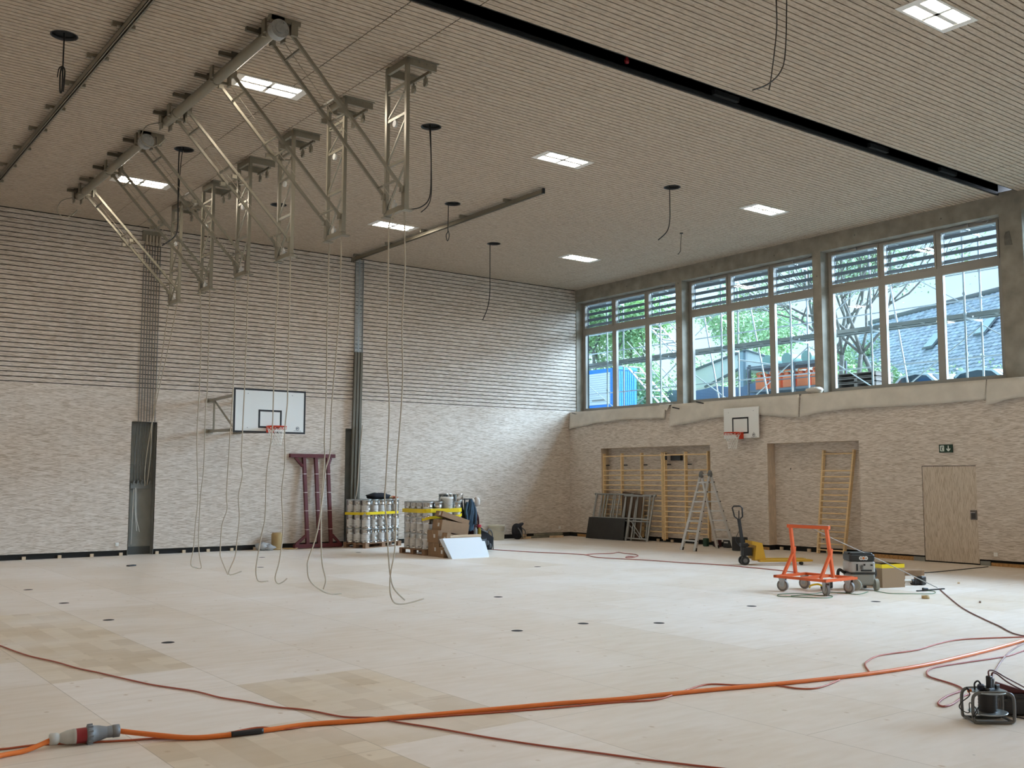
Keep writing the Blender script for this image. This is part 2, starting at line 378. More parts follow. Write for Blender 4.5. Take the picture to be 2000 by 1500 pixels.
for n_ in (N1, N2):
    w.bx(n_[0], n_[1], .26, .3, 0, n_[2]); w.bx(n_[0]-.01, n_[0], 0, .3, 0, n_[2]); w.bx(n_[1], n_[1]+.01, 0, .3, 0, n_[2]); w.bx(n_[0], n_[1], 0, .3, n_[2], n_[2]+.01)
w.m = 4; w.bx(N1[0], N1[1], .235, .26, 0, .2)
m_niche = mat('grey_niche_sheet', (.25,.25,.225), .55, .2, noise=.12, nscale=3); m_nskirt = mat('slate_skirt', (.075,.082,.08), .6)
obj('wall_back', w, [m_osbx, m_osbx, m_black, m_niche, m_nskirt], kind='structure')
# ---- window wall : boards with two sports recesses and the flush door
R1 = (-1.594, -6.35, 2.936); R2 = (-8.423, -11.32, 2.92); D = (-13.02, -14.362, 2.262)
w = MB()
def panely(y0, y1, z0, z1): w.bx(0, .02, y0, y1, z0, z1)
panely(0, R1[0], ZO, ZT); panely(R1[1], R2[0], ZO, ZT); panely(R2[1], D[0], ZO, ZT); panely(D[1], YF, ZO, ZT)
panely(R1[0], R1[1], R1[2], ZT); panely(R2[0], R2[1], R2[2], ZT); panely(D[0], D[1], D[2], ZT)
for r_ in (R1, R2):
    w.m = 0; w.bx(REC, REC+.02, r_[0], r_[1], ZO, r_[2])
    w.m = 1; w.bx(.02, REC, r_[0], r_[0]+.02, ZO, r_[2]); w.bx(.02, REC, r_[1], r_[1]-.02, ZO, r_[2]); w.bx(.02, REC, r_[0], r_[1], r_[2], r_[2]+.02)
w.m = 2
w.bx(.04, .3, .3, R1[0]+.02, 0, ZT-.02); w.bx(.04, .3, R1[1]-.02, R2[0]+.02, 0, ZT-.02); w.bx(.06, .3, R2[1]-.02, YF-.3, 0, ZT-.02)
w.bx(.04, .3, R1[0], R1[1], R1[2]+.021, ZT-.02); w.bx(.04, .3, R2[0], R2[1], R2[2]+.021, ZT-.02)
w.bx(REC+.04, REC+.06, R1[0]+.3, R2[1]-.3, 0, ZT-.02)
w.m = 3; w.bx(0, XW+.1, .3, YF-.3, ZT-.02, ZT)
obj('wall_right', w, [m_osby, mat('recess_jamb_ply', (.56,.45,.34), .6, noise=.15, nscale=5, stretch=(3,3,1)), m_black, m_conc], kind='structure')
d = MB(); d.bx(.012, .03, D[0]-.012, D[1]+.006, .03, D[2]-.014); dr = obj('door_1', d, m_osbz, kind='structure')
d = MB(); d.bx(-.002, .014, -14.19, -14.34, 1.02, 1.24); d.m = 1; d.bx(-.006, .0, -14.215, -14.315, 1.045, 1.185); d.m = 2; d.tube(spline([(-.004,-14.21,1.18),(-.03,-14.22,1.185),(-.03,-14.27,1.187),(-.02,-14.31,1.185)], 4), .007)
obj('door_handle', d, [mat('handle_plate', (.16,.14,.12), .4, .5), mat('handle_dark', (.04,.038,.036), .5), m_alu], dr, 'dark recessed handle plate with a grey lever')
# left and front walls (beyond the frame, they close the hall)
w = MB(); w.bx(XL-.3, XL, YF-.3, .3, 0, H+.5); obj('wall_left', w, m_osby, kind='structure')
w = MB(); w.bx(XL-.3, XW+.3, YF-.3, YF, 0, H+.5); obj('wall_front', w, m_osbx, kind='structure')
# dark open joint under the boards, with small blocks
for nm, seq in (('baseboard_back', [(XL, N1[0]), (N1[1], N2[0]), (N2[1], 0)]),):
    b_ = MB()
    for x0, x1 in seq: b_.bx(x0, x1, .038, .044, 0, ZO)
    obj(nm, b_, m_skirt, kind='structure')
b_ = MB(); b_.bx(.035, .039, 0, R1[0], 0, ZO); b_.bx(.035, .039, R1[1], R2[0], 0, ZO); b_.bx(.055, .059, R2[1], D[0], 0, ZO); b_.bx(.055, .059, D[1], YF, 0, ZO)
b_.m = 1; b_.bx(.022, .034, -.35, R1[0]+.02, 0, .09); b_.bx(.022, .034, R1[1]-.8, R2[0]+.02, 0, .075); b_.bx(.022, .054, R2[1]-.05, -12.72, 0, .095); b_.bx(.022, .054, -14.62, YF, 0, .075)
b_.m = 2; b_.bx(.018, .05, -12.72, D[0]+.01, 0, .1); b_.bx(.018, .05, D[1]-.01, -14.6, 0, .1)
obj('baseboard_right', b_, [m_skirt, m_strip, m_niche], kind='structure')
def blk(x, y): 
    t = MB(); t.bx(x-.04, x+.04, y-.03, y+.02, 0, .075); return t
for x in (-19.4,-18.65,-17.85,-17.1,-16.3,-15.55,-14.85,-13.95,-13.25,-12.6,-11.95,-11.3,-8.75):
    obj('spacer_block', blk(x, .012), m_block, None, 'small pale wooden block in the dark gap under the back wall', 'wooden block', 'spacer blocks under the back wall')
for y in (-3.95,-4.55,-5.55):
    t = MB(); t.bx(.2, .25, y-.045, y+.045, 0, .085); obj('spacer_block', t, m_block, None, 'small pale wooden block under the wall bars of the recess', 'wooden block', 'spacer blocks under the recess boards')
for y in (-8.6,-8.95,-9.5,-10.1):
    t = MB(); t.bx(.28, .33, y-.045, y+.045, 0, .085); obj('spacer_block', t, m_block, None, 'small pale wooden block under the back board of the recess beside the door', 'wooden block', 'spacer blocks in the recess beside the door')
# ---- concrete frame above the boards
BAYS = [(-.02,-4.78), (-5.04,-9.86), (-10.13,-15.01), (-15.53,-20.3), (-20.56,-25.3), (-25.56,-30.3)]
w = MB(); ZB = 8.06
w.bx(XC, XW+.05, .3, YF-.3, ZB, H+.06)                    # beam
for i in range(6):
    y0 = BAYS[i][1]; y1 = BAYS[i+1][0] if i < 5 else YF
    w.bx(XC, XW+.12, y0, y1, ZT, ZB)
w.bx(XC+.02, XW+.12, .3, BAYS[0][0], ZT, ZB)
obj('trim_1', w, m_conc, kind='structure')
w = MB(); w.prism([(XC-.006,-15.12,7.3),(XC-.006,-15.3,7.28),(XC-.006,-15.27,7.45),(XC-.006,-15.24,7.62),(XC-.006,-15.15,7.6),(XC-.006,-15.11,7.5)], (.004,0,0))
for yy, zz in ((-2.6,8.25),(-6.3,8.28),(-8.6,8.22),(-11.2,8.3),(-13.6,8.24),(-4.9,8.0),(-4.92,6.6),(-10.0,7.4)): w.disc((XC-.004, yy, zz), .022, 10, Matrix.Rotation(-PI/2, 3, 'Y'))
obj('trim_2', w, mat('concrete_patch', (.13,.12,.10), .9, noise=.25, nscale=6), kind='structure')
# ---- windows : three lower panes, three vents above, frame, blind slats outside
m_blind = mat('grey_blind_slat', (.20,.205,.23), .5); m_act = mat('vent_motor_grey', (.33,.33,.33), .4, .3)
PW, MU, OF = 1.375, .195, .13
for wi, (y0, y1) in enumerate(BAYS):
    f_ = MB(); x0, x1 = XW-.03, XW+.07
    f_.bx(x0, x1, y0, y1, ZW-.11, ZW+.05); f_.bx(x0, x1, y0, y1, 7.965, 8.13); f_.bx(x0-.004, x1-.004, y0-.01, y1+.01, 6.93, 7.16)
    ps = [(y0-OF-k*(PW+MU), y0-OF-k*(PW+MU)-PW) for k in range(3)]
    f_.bx(x0, x1, y0, ps[0][0], ZW+.05, 7.965); f_.bx(x0, x1, ps[2][1], y1, ZW+.05, 7.965)
    for k in range(2): f_.bx(x0, x1, ps[k][1], ps[k+1][0], ZW+.05, 7.965)
    for a, e in ps:                                       # vent sashes
        f_.bx(x0-.02, x0, a+.05, e-.05, 7.16-.055, 7.16); f_.bx(x0-.02, x0, a+.05, e-.05, 7.965, 8.02)
        f_.bx(x0-.02, x0, a+.05, a, 7.16, 7.965); f_.bx(x0-.02, x0, e, e-.05, 7.16, 7.965)
    wn = obj('window_%d' % (wi+1), f_, m_frame, kind='structure')
    for k, (a, e) in enumerate(ps):
        for zz0, zz1 in ((ZW+.03, 6.95), (7.14, 7.985)):
            g_ = MB(); g_.bx(XW+.025, XW+.031, a+.02, e-.02, zz0, zz1); obj('pane', g_, m_glass, wn)
        for zz in (7.27, 7.475, 7.68, 7.885):
            s_ = MB(); s_.box((XW+.16, (a+e)/2, zz), (.095, abs(a-e)+.16, .012), Euler((0, math.radians(62), 0)).to_matrix()); obj('blind_slat', s_, m_blind, wn)
        r_ = MB(); r_.bx(XW+.13, XW+.16, a+.045, a+.02, 7.2, 8.05); obj('blind_rail', r_, m_blind, wn)
    for yc, sg in ((ps[0][0]-.35, 1), (ps[2][1]+.25, -1)) if wi < 4 else ():
        a_ = MB(); a_.rbox((XW-.075, yc, 8.07), (.06, .36, .055), .02); a_.bx(XW-.05, XW-.03, yc-.5*sg*1.0, yc, 8.045, 8.06); a_.bar((XW-.07, yc-sg*.1, 8.04), (XW-.05, yc-sg*1.0, 8.03), .018, .018)
        a_.bar((XW-.09, yc-sg*.42, 8.06), (XW-.06, yc-sg*.42, 7.97), .03, .05); a_.tube(spline([(XW-.08,yc-.1,8.05),(XW-.1,yc-.05,7.98),(XW-.08,yc+.05,7.99),(XW-.07,yc+.1,8.06)], 4), .008, 5)
        obj('vent_motor', a_, m_act, wn)
# portals let the sky light find the windows
for y0, y1 in BAYS:
    ld = bpy.data.lights.new('window_portal', 'AREA'); ld.shape = 'RECTANGLE'; ld.size = 3.6; ld.size_y = abs(y1-y0)-.2; ld.cycles.is_portal = True
    lo = bpy.data.objects.new('window_portal', ld); COL.objects.link(lo); lo.location = (XW+.32, (y0+y1)/2, 6.18); lo.rotation_euler = (0, math.radians(90), 0)
# ---- protective membrane hung over the sill
mem = []
def membrane(pts, label):
    # pts : (y, z_bottom, bulge)
    P = spline([(p_[2], p_[0], p_[1]) for p_ in pts], 5); n = len(P); t = MB(); rows = 7; vs = []
    for i, q in enumerate(P):
        top = 4.215
        for j in range(rows):
            k = j/(rows-1); z = top+(q.z-top)*k
            x = -.012 - abs(q.x)*(k**.8) - .012*math.sin(i*1.3+j*.9)*k - .008*math.sin(i*.55+2*j)*k
            vs.append((x, q.y, z))
        vs.append((.2, q.y, 4.222+.006*math.sin(i*2.1)))
    R_ = rows+1; fs = []
    for i in range(n-1):
        for j in range(rows-1): fs.append((i*R_+j, i*R_+j+1, (i+1)*R_+j+1, (i+1)*R_+j))
        fs.append((i*R_+rows, i*R_, (i+1)*R_, (i+1)*R_+rows))
    t.add(vs, fs, True)
    o_ = obj('protective_membrane', t, m_plast, None, label, 'membrane', 'membranes over the window sill')
    md = o_.modifiers.new('thickness', 'SOLIDIFY'); md.thickness = .004
    return o_
membrane([(-.03,3.62,.03),(-.12,3.63,.09),(-.45,3.68,.03),(-1.0,3.73,.04),(-1.5,3.78,.13),(-2.1,3.8,.05),(-2.6,3.83,.12),(-3.3,3.83,.06),(-4.0,3.81,.05),(-4.5,3.79,.09),(-4.58,3.8,.05)], 'milky membrane hung over the sill below the window nearest the corner')
membrane([(-4.83,3.53,.14),(-5.1,3.56,.12),(-5.6,3.6,.06),(-6.3,3.68,.05),(-6.6,3.71,.1),(-7.2,3.74,.06),(-8.2,3.72,.05),(-9.0,3.63,.04),(-9.55,3.6,.06)], 'milky membrane over the sill behind the small backboard, longest at its left end')
membrane([(-9.62,3.58,.13),(-9.8,3.62,.1),(-10.4,3.7,.05),(-11.6,3.74,.09),(-12.4,3.72,.05),(-13.6,3.73,.06),(-14.5,3.75,.04),(-14.7,3.76,.05)], 'milky membrane over the sill below the window with the tiled roof outside')
membrane([(-14.72,3.62,.12),(-14.95,3.66,.13),(-15.4,3.75,.07),(-16.2,3.74,.09),(-17.4,3.72,.05),(-18.6,3.75,.08)], 'milky membrane at the right edge, hanging in a loose fold beside the last pillar')
t = MB(); t.add([(-.03,-4.35,4.235),(-.07,-4.8,4.2),(-.10,-4.72,4.02),(-.05,-4.5,4.1),(-.02,-4.3,4.16)], [(0,1,2,3,4)]); t.add([(.1,-4.4,4.236),(-.03,-4.35,4.235),(-.07,-4.8,4.2),(.06,-4.85,4.24)], [(0,1,2,3)])
o_ = obj('membrane_flap', t, m_plast, None, 'folded white membrane flap between the first two sill membranes', 'membrane'); o_.modifiers.new('t', 'SOLIDIFY').thickness = .004
t = MB(); t.ball((.12,-9.95,4.30), .2, .26, .09, 10, 6, None, lambda i, j: .18*math.sin(i*2.3+j*1.7)); obj('crumpled_film', t, m_plast, None, 'crumpled clear film lying on the sill beside the middle window pillar', 'plastic film')
for q, lab in (((-.015,-.28,4.15),'dark staple strip at the corner end of the sill membrane'), ((-.13,-5.12,4.08),'dark staple strip on the long left end of the second membrane'), ((-.03,-6.0,4.2),'dark staple strip at the top edge of the second membrane')):
    t = MB(); t.box(q, (.012,.3,.035), Euler((math.radians(12),0,0)).to_matrix()); obj('tape_strip', t, m_blkm, None, lab, 'tape')
# ---- small fittings
def outlet(c_, axis, label):
    t = MB(); x, y, z = c_
    if axis == 'y': t.box((x,y-.006,z), (.085,.012,.085)); u_ = MB(); u_.box((x,y-.014,z), (.05,.006,.05))
    else: t.box((x-.006,y,z), (.012,.085,.085)); u_ = MB(); u_.box((x-.014,y,z), (.006,.05,.05))
    e = obj('wall_switch', t, m_white, None, label, 'outlet', 'wall outlets near the floor'); obj('rocker', u_, m_lampf, e)
outlet((-14.96,0,.29), 'y', 'white square outlet on the back wall left of the tall grey niche'); outlet((-.47,0,.3), 'y', 'white outlet on the back wall close to the corner'); outlet((0,-14.745,.264), 'x', 'white square outlet on the window wall right of the door')
t = MB(); t.bx(-.03, 0, -13.5, -13.835, 2.57, 2.76); ex = obj('exit_sign', t, mat('dark_green_sign', (.008,.035,.02), .4), None, 'dark green running man exit sign with arrow above the door', 'sign')
t = MB(); X_ = -.033
def zy(P): t.prism([(X_, a, z_) for a, z_ in P], (.004,0,0))
zy([(-13.62,2.60),(-13.54,2.60),(-13.54,2.615),(-13.60,2.615)][::-1]); zy([(-13.53,2.61),(-13.55,2.61),(-13.55,2.73),(-13.53,2.73)][::-1]); zy([(-13.55,2.715),(-13.625,2.715),(-13.625,2.735),(-13.55,2.735)][::-1]); zy([(-13.607,2.6),(-13.628,2.6),(-13.628,2.73),(-13.607,2.73)][::-1])
t.disc((X_-.001,-13.578,2.700), .012, 10, Matrix.Rotation(-PI/2, 3, 'Y')); t.bar((X_,-13.58,2.685),(X_,-13.592,2.645),.02,.004,(1,0,0)); t.bar((X_,-13.592,2.648),(X_,-13.57,2.62),.012,.004,(1,0,0)); t.bar((X_,-13.592,2.648),(X_,-13.612,2.625),.012,.004,(1,0,0)); t.bar((X_,-13.58,2.68),(X_,-13.605,2.675),.01,.004,(1,0,0))
t.bar((X_,-13.735,2.73),(X_,-13.735,2.63),.022,.004,(1,0,0)); t.bar((X_,-13.735,2.605),(X_,-13.69,2.66),.022,.004,(1,0,0)); t.bar((X_,-13.735,2.605),(X_,-13.78,2.66),.022,.004,(1,0,0))
obj('pictogram', t, mat('sign_white', (.72,.80,.74), .5), ex, 'white running figure and downward arrow')
# ---- ceiling lamps
LX = [-22.28, -15.86, -9.43, -3.02]; LY = [-4.06, -10.93, -19.15, -26.2]
rown = ['nearest the back wall', 'in the row before the black slot', 'in the row nearest the camera', 'behind the camera']; coln = ['beyond the left edge', 'above the hinged steel frames', 'in the middle of the ceiling', 'nearest the windows']
lamp0 = None
for j, y in enumerate(LY):
    for i, x in enumerate(LX):
        lab = 'lit four-panel ceiling lamp %s, %s' % (coln[i], rown[j])
        if i == 1 and j == 1: lab = 'lit four-panel ceiling lamp between the first two steel frames'
        if i == 1 and j == 0: lab = 'lit four-panel ceiling lamp seen through the far steel frames'
        if i == 2 and j == 1: lab = 'lit four-panel ceiling lamp in the middle of the slatted ceiling'
        if i == 2 and j == 0: lab = 'lit four-panel ceiling lamp left of the short ceiling rail'
        if i == 3 and j == 1: lab = 'lit four-panel ceiling lamp close to the middle windows'
        if i == 3 and j == 0: lab = 'lit four-panel ceiling lamp nearest the corner of the hall'
        if i == 2 and j == 2: lab = 'lit four-panel ceiling lamp on the near side of the black slot'
        if lamp0 is None:
            lamp0 = empty('ceiling_lamp', (x, y, H-.012), lab, 'ceiling lamp', 'square lamps in the slatted ceiling')
            f_ = MB(); f_.bx(x-.63, x+.63, y-.265, y-.225, H-.012, H+.03); f_.bx(x-.63, x+.63, y+.225, y+.265, H-.012, H+.03); f_.bx(x-.63, x-.5, y-.225, y+.225, H-.012, H+.03); f_.bx(x+.5, x+.63, y-.225, y+.225, H-.012, H+.03)
            f_.bx(x-.5, x+.5, y-.035, y+.035, H-.008, H+.03); f_.bx(x-.03, x+.03, y-.225, y+.225, H-.008, H+.03); obj('lamp_frame', f_, m_lampf, lamp0)
            for sx in (-1, 1):
                for sy in (-1, 1):
                    q = MB(); q.bx(x+sx*.04, x+sx*.49, y+sy*.05, y+sy*.205, H-.004, H+.02); obj('lit_panel', q, m_emit, lamp0)
        else: dup(lamp0, (x, y, H-.012), None, lab)
# ================================================================== UNDER THE CEILING
hole_lab = ['round black ceiling opening at the far left beside the long rail', 'round black ceiling opening between the two rows of hinged frames', 'round black ceiling opening right of the nearest lattice tower', 'round black ceiling opening left of the short ceiling rail end', 'round black ceiling opening nearest the corner of the hall', 'round black ceiling opening closest to the windows', 'round black ceiling opening behind the lattice towers']
HOLES2 = HOLES + [(-12.65, -18.95)]; hole_lab.append('round black ceiling opening in the near ceiling field, above the photo edge')
for (hx, hy), lab in zip(HOLES2, hole_lab):
    t = MB(); t.lathe((hx,hy,0), [(HR+.012,H-.004),(HR+.012,H+.0),(HR-.004,H+.0),(HR-.004,H+.05)][::-1] if False else [(HR-.003,H+.055),(HR-.003,H-.003),(HR+.012,H-.003),(HR+.012,H)], 28)
    e = obj('ceiling_opening', t, m_blk, None, lab, 'ceiling opening', 'round openings in the ceiling')
    t = MB(); t.disc((hx,hy,H+.054), HR, 28, Matrix.Rotation(PI, 3, 'X')); obj('dark_cavity', t, m_black, e)
def cable(name, P, r, m, label, cat, group=None, k=6, n=6):
    t = MB(); t.tube(spline(P, k), r, n); return obj(name, t, m, None, label, cat, group)
t = MB(); t.tube(spline([(-19.09,-10.95,H+.04),(-19.09,-10.95,8.02),(-19.09,-10.95,7.66),(-19.115,-10.95,7.64),(-19.12,-10.94,7.9),(-19.1,-10.96,8.0),(-19.08,-10.97,7.7),(-19.07,-10.95,7.66),(-19.06,-10.95,7.95),(-19.09,-10.94,8.03)], 5), .011); t.tube(spline([(-19.09,-10.95,8.03),(-19.14,-10.95,7.98),(-19.16,-10.95,7.84)], 4), .008)
obj('coiled_cable', t, m_bcable, None, 'short black cable with a bound coil hanging from the far left opening', 'cable', 'cables hanging from ceiling openings')
G_ = 'cables hanging from ceiling openings'
t = MB(); t.tube(spline([(-15.96,-6.85,H+.04),(-15.98,-6.85,8.3),(-15.97,-6.85,7.5),(-15.96,-6.85,6.92),(-16.02,-6.85,6.7),(-16.25,-6.85,6.49)], 6), .013); t.tube(spline([(-15.9,-6.86,H+.04),(-15.94,-6.86,8.2),(-15.97,-6.87,7.4)], 5), .008); obj('hanging_cable', t, m_bcable, None, 'black cable hanging among the hinged frames, curling left at its end', 'cable', G_)
t = MB(); t.tube(spline([(-12.69,-10.94,H+.04),(-12.66,-10.94,8.2),(-12.64,-10.94,7.69),(-12.67,-10.94,7.15),(-12.86,-10.94,6.93),(-13.13,-10.94,6.84)], 6), .011); t.tube(spline([(-12.67,-10.95,H+.04),(-12.64,-10.95,7.69),(-12.64,-10.95,7.21),(-12.71,-10.95,6.98),(-12.86,-10.95,6.83)], 6), .009); obj('hanging_cable', t, m_bcable, None, 'pair of dark cables curling left from the opening beside the nearest tower', 'cable', G_)
cable('hanging_cable', [(-9.5,-6.76,H+.04),(-9.51,-6.76,7.95),(-9.51,-6.76,7.8),(-9.56,-6.76,7.7),(-9.52,-6.76,7.57),(-9.47,-6.76,7.7),(-9.5,-6.76,7.82)], .01, m_bcable, 'dark cable ending in a small loop left of the short rail', 'cable', G_)
cable('hanging_cable', [(-6.3,-4.02,H+.04),(-6.3,-4.02,7.6),(-6.3,-4.02,7.12),(-6.37,-4.02,6.68),(-6.54,-4.02,6.3)], .012, m_bcable, 'thin dark cable hanging down before the back wall slats near the corner', 'cable', G_)
cable('hanging_cable', [(-6.28,-10.9,H+.04),(-6.28,-10.9,8.1),(-6.29,-10.9,7.73),(-6.38,-10.9,7.46),(-6.66,-10.9,7.22)], .012, m_bcable, 'thin dark cable curling left from the opening closest to the windows', 'cable', G_)
t = MB(); t.tube(spline([(-12.79,-19,H+.04),(-12.81,-19,7.76),(-12.82,-19,7.37),(-12.94,-19,6.76),(-12.99,-19,6.58)], 6), .008); t.tube(spline([(-12.6,-19,H+.04),(-12.61,-19,7.81),(-12.66,-19,7.15),(-12.76,-19,6.87),(-13.01,-19,6.65),(-13.29,-19,6.51)], 6), .008); obj('hanging_cable', t, m_bcable, None, 'pair of black cables hanging into the picture from the top edge', 'cable', G_)
t = MB(); t.cyl((-2.91,-8.07,H-.02),(-2.91,-8.07,H+.01), .045); t.tube(spline([(-2.91,-8.07,H),(-2.97,-8.09,8.15),(-3.1,-8.2,7.95),(-3.3,-8.3,7.82)], 5), .008); obj('sensor_cable', t, m_bcable, None, 'small black ceiling sensor with a thin wire by the windows', 'cable')
# ---- rails
def rail(x, y0, y1, step, label, w=.075, hgt=.1):
    e = empty('ceiling_rail', (x, (y0+y1)/2, H-.15), label, 'rail', 'steel rails under the ceiling')
    t = MB(); z0 = H-.15
    t.bx(x-w/2, x+w/2, y0, y1, z0+hgt-.008, z0+hgt); t.bx(x-w/2, x-w/2+.008, y0, y1, z0, z0+hgt); t.bx(x+w/2-.008, x+w/2, y0, y1, z0, z0+hgt); t.bx(x-w/2, x-.014, y0, y1, z0, z0+.008); t.bx(x+.014, x+w/2, y0, y1, z0, z0+.008)
    obj('channel', t, m_grey, e)
    y = max(y0, y1)-.4; k = 0
    while y > min(y0, y1)+.1:
        b_ = MB(); b_.bx(x-.16, x+.16, y-.03, y+.03, z0+hgt, z0+hgt+.05); b_.bx(x-.165, x-.10, y-.025, y+.025, z0+.07, z0+hgt+.03); obj('mounting_bracket', b_, m_grey, e); y -= step
    return e
rail(-18.5, -.6, -14.95, 1.36, 'long dark grey steel rail under the ceiling at the far left')
r_ = rail(-8.53, -.12, -9.15, 1.84, 'short grey steel rail running from the back wall to the middle of the ceiling')
t = MB(); t.bx(-8.56, -8.50, -9.15, -9.19, H-.15, H-.03); obj('end_cap', t, m_blk, r_)
# ---- hinged lattice frames for the climbing ropes
XT, XU = -14.64, -16.83; TY = [-13.39+2.055*k for k in range(6)]
ordn = ['nearest the camera', 'second from the camera', 'third from the camera', 'third from the back wall', 'second from the back wall', 'closest to the back wall']
def make_frame(y0):
    e = empty('rope_frame', (XT, y0, H), '', 'climbing frame', 'hinged rope frames on the ceiling')
    ZBt = 6.12; yf = y0+.6
    for yy in (y0, yf):
        t = MB(); t.bar((XT,yy,ZBt), (XT,yy,H-.02), .06, .06, (0,1,0)); obj('post', t, m_grey, e)
    t = MB()
    for z in (8.08, 7.6, 6.87): t.bar((XT,y0,z), (XT,yf,z), .035, .045)
    for za, zb in ((8.02,7.62),(7.56,6.9),(6.83,6.15)): t.bar((XT,y0,za), (XT,yf,zb), .026, .026)
    t.bar((XT+.0,y0,7.9),(XT,yf,8.05),.022,.022)
    obj('lattice', t, m_grey, e)
    t = MB(); t.bx(XT-.04, XT+.04, y0-.02, yf+.02, ZBt-.05, ZBt+.03); t.bx(XT-.06, XT+.1, y0-.06, y0+.05, ZBt-.07, ZBt-.05); t.bx(XT-.06, XT+.1, yf-.05, yf+.06, ZBt-.07, ZBt-.05); t.bx(XT-.05, XT-.03, y0-.04, y0+.06, ZBt, ZBt+.3); t.bx(XT-.05, XT-.03, yf-.06, yf+.04, ZBt, ZBt+.3); obj('foot_bar', t, m_grey, e)
    t = MB()
    for yy in (y0, yf): t.bx(XT-.03, XT+.52, yy-.03, yy+.01, H-.13, H-.012); t.bx(XT-.03, XT+.55, yy-.05, yy+.03, H-.014, H)
    t.bx(XT-.03, XT+.02, y0, yf, H-.12, H-.02); t.bx(XT+.40, XT+.44, y0, yf, H-.17, H-.12)
    for q in (.1, .2, .34, .46): t.cyl((XT+q,y0-.04,H-.05),(XT+q,y0-.028,H-.05), .012, n=6)
    obj('ceiling_bracket', t, m_grey, e)
    for yy, dz in ((y0+.14,0),(yf-.1,.0)):
        t = MB(); t.bar((XT+.42,yy,H-.17),(XT+.42,yy,H-.24),.02,.03); t.cyl((XT+.405,yy,H-.29),(XT+.435,yy,H-.29), .05, n=14); t.bx(XT+.395, XT+.445, yy-.03, yy+.03, H-.27, H-.21); obj('pulley', t, m_grey, e)
    for z in (7.52, 6.2):
        t = MB(); t.cyl((XT-.015,y0+.36,z), (XT+.02,y0+.36,z), .055, n=14); t.bar((XT,y0+.36,z),(XT,y0+.36,z+.09),.02,.03); obj('rope_wheel', t, mat('pale_wheel', (.6,.6,.58), .4) if 'pale_wheel' not in bpy.data.materials else bpy.data.materials['pale_wheel'], e)
    a = Vector((XU+.22, 0, H-.13)); b_ = Vector((XT-.03, 0, 6.36)); d = b_-a; m_ = a+d*.47
    for yy in (y0+.02, yf-.02):
        A, B_, Mm = [Vector((q.x, yy, q.z)) for q in (a, b_, m_)]
        t = MB(); t.bar(A, B_, .046, .04, (0,1,0)); s_ = obj('brace_strut', t, m_grey, e)
        t = MB(); t.bar(Mm-d*.07+Vector((-.03,0,.0)), Mm+d*.05+Vector((-.03,0,0)), .03, .075, (0,1,0)); t.box(Mm+Vector((-.07,0,-.05)), (.09,.05,.07)); t.cyl(Mm+Vector((0,-.045,0)), Mm+Vector((0,.045,0)), .022, n=8); obj('hinge', t, m_grey, s_)
        t = MB(); t.box(B_+Vector((-.02,0,.02)), (.09,.06,.1)); obj('foot_joint', t, m_grey, s_)
        t = MB(); t.bx(A.x-.05, A.x+.03, yy-.03, yy+.03, A.z-.03, A.z+.09); obj('strut_lug', t, m_grey, s_)
    for q in (.1, .40, .49, .93):
        c_ = a+d*q; t = MB(); t.bar((c_.x,y0+.02,c_.z), (c_.x,yf-.02,c_.z), .03, .03); obj('brace_rung', t, m_grey, e)
    t = MB(); t.tube([(a.x,y0+.3,a.z),(b_.x,y0+.32,b_.z-.1)], .006, 5); obj('brace_cord', t, m_rope, e)
    return e
fr0 = make_frame(TY[0])
for k in range(6):
    lab = 'grey lattice frame with folding brace under the ceiling, %s' % ordn[k]
    if k == 0: fr0['label'] = lab
    else: dup(fr0, (XT, TY[k], H), None, lab)
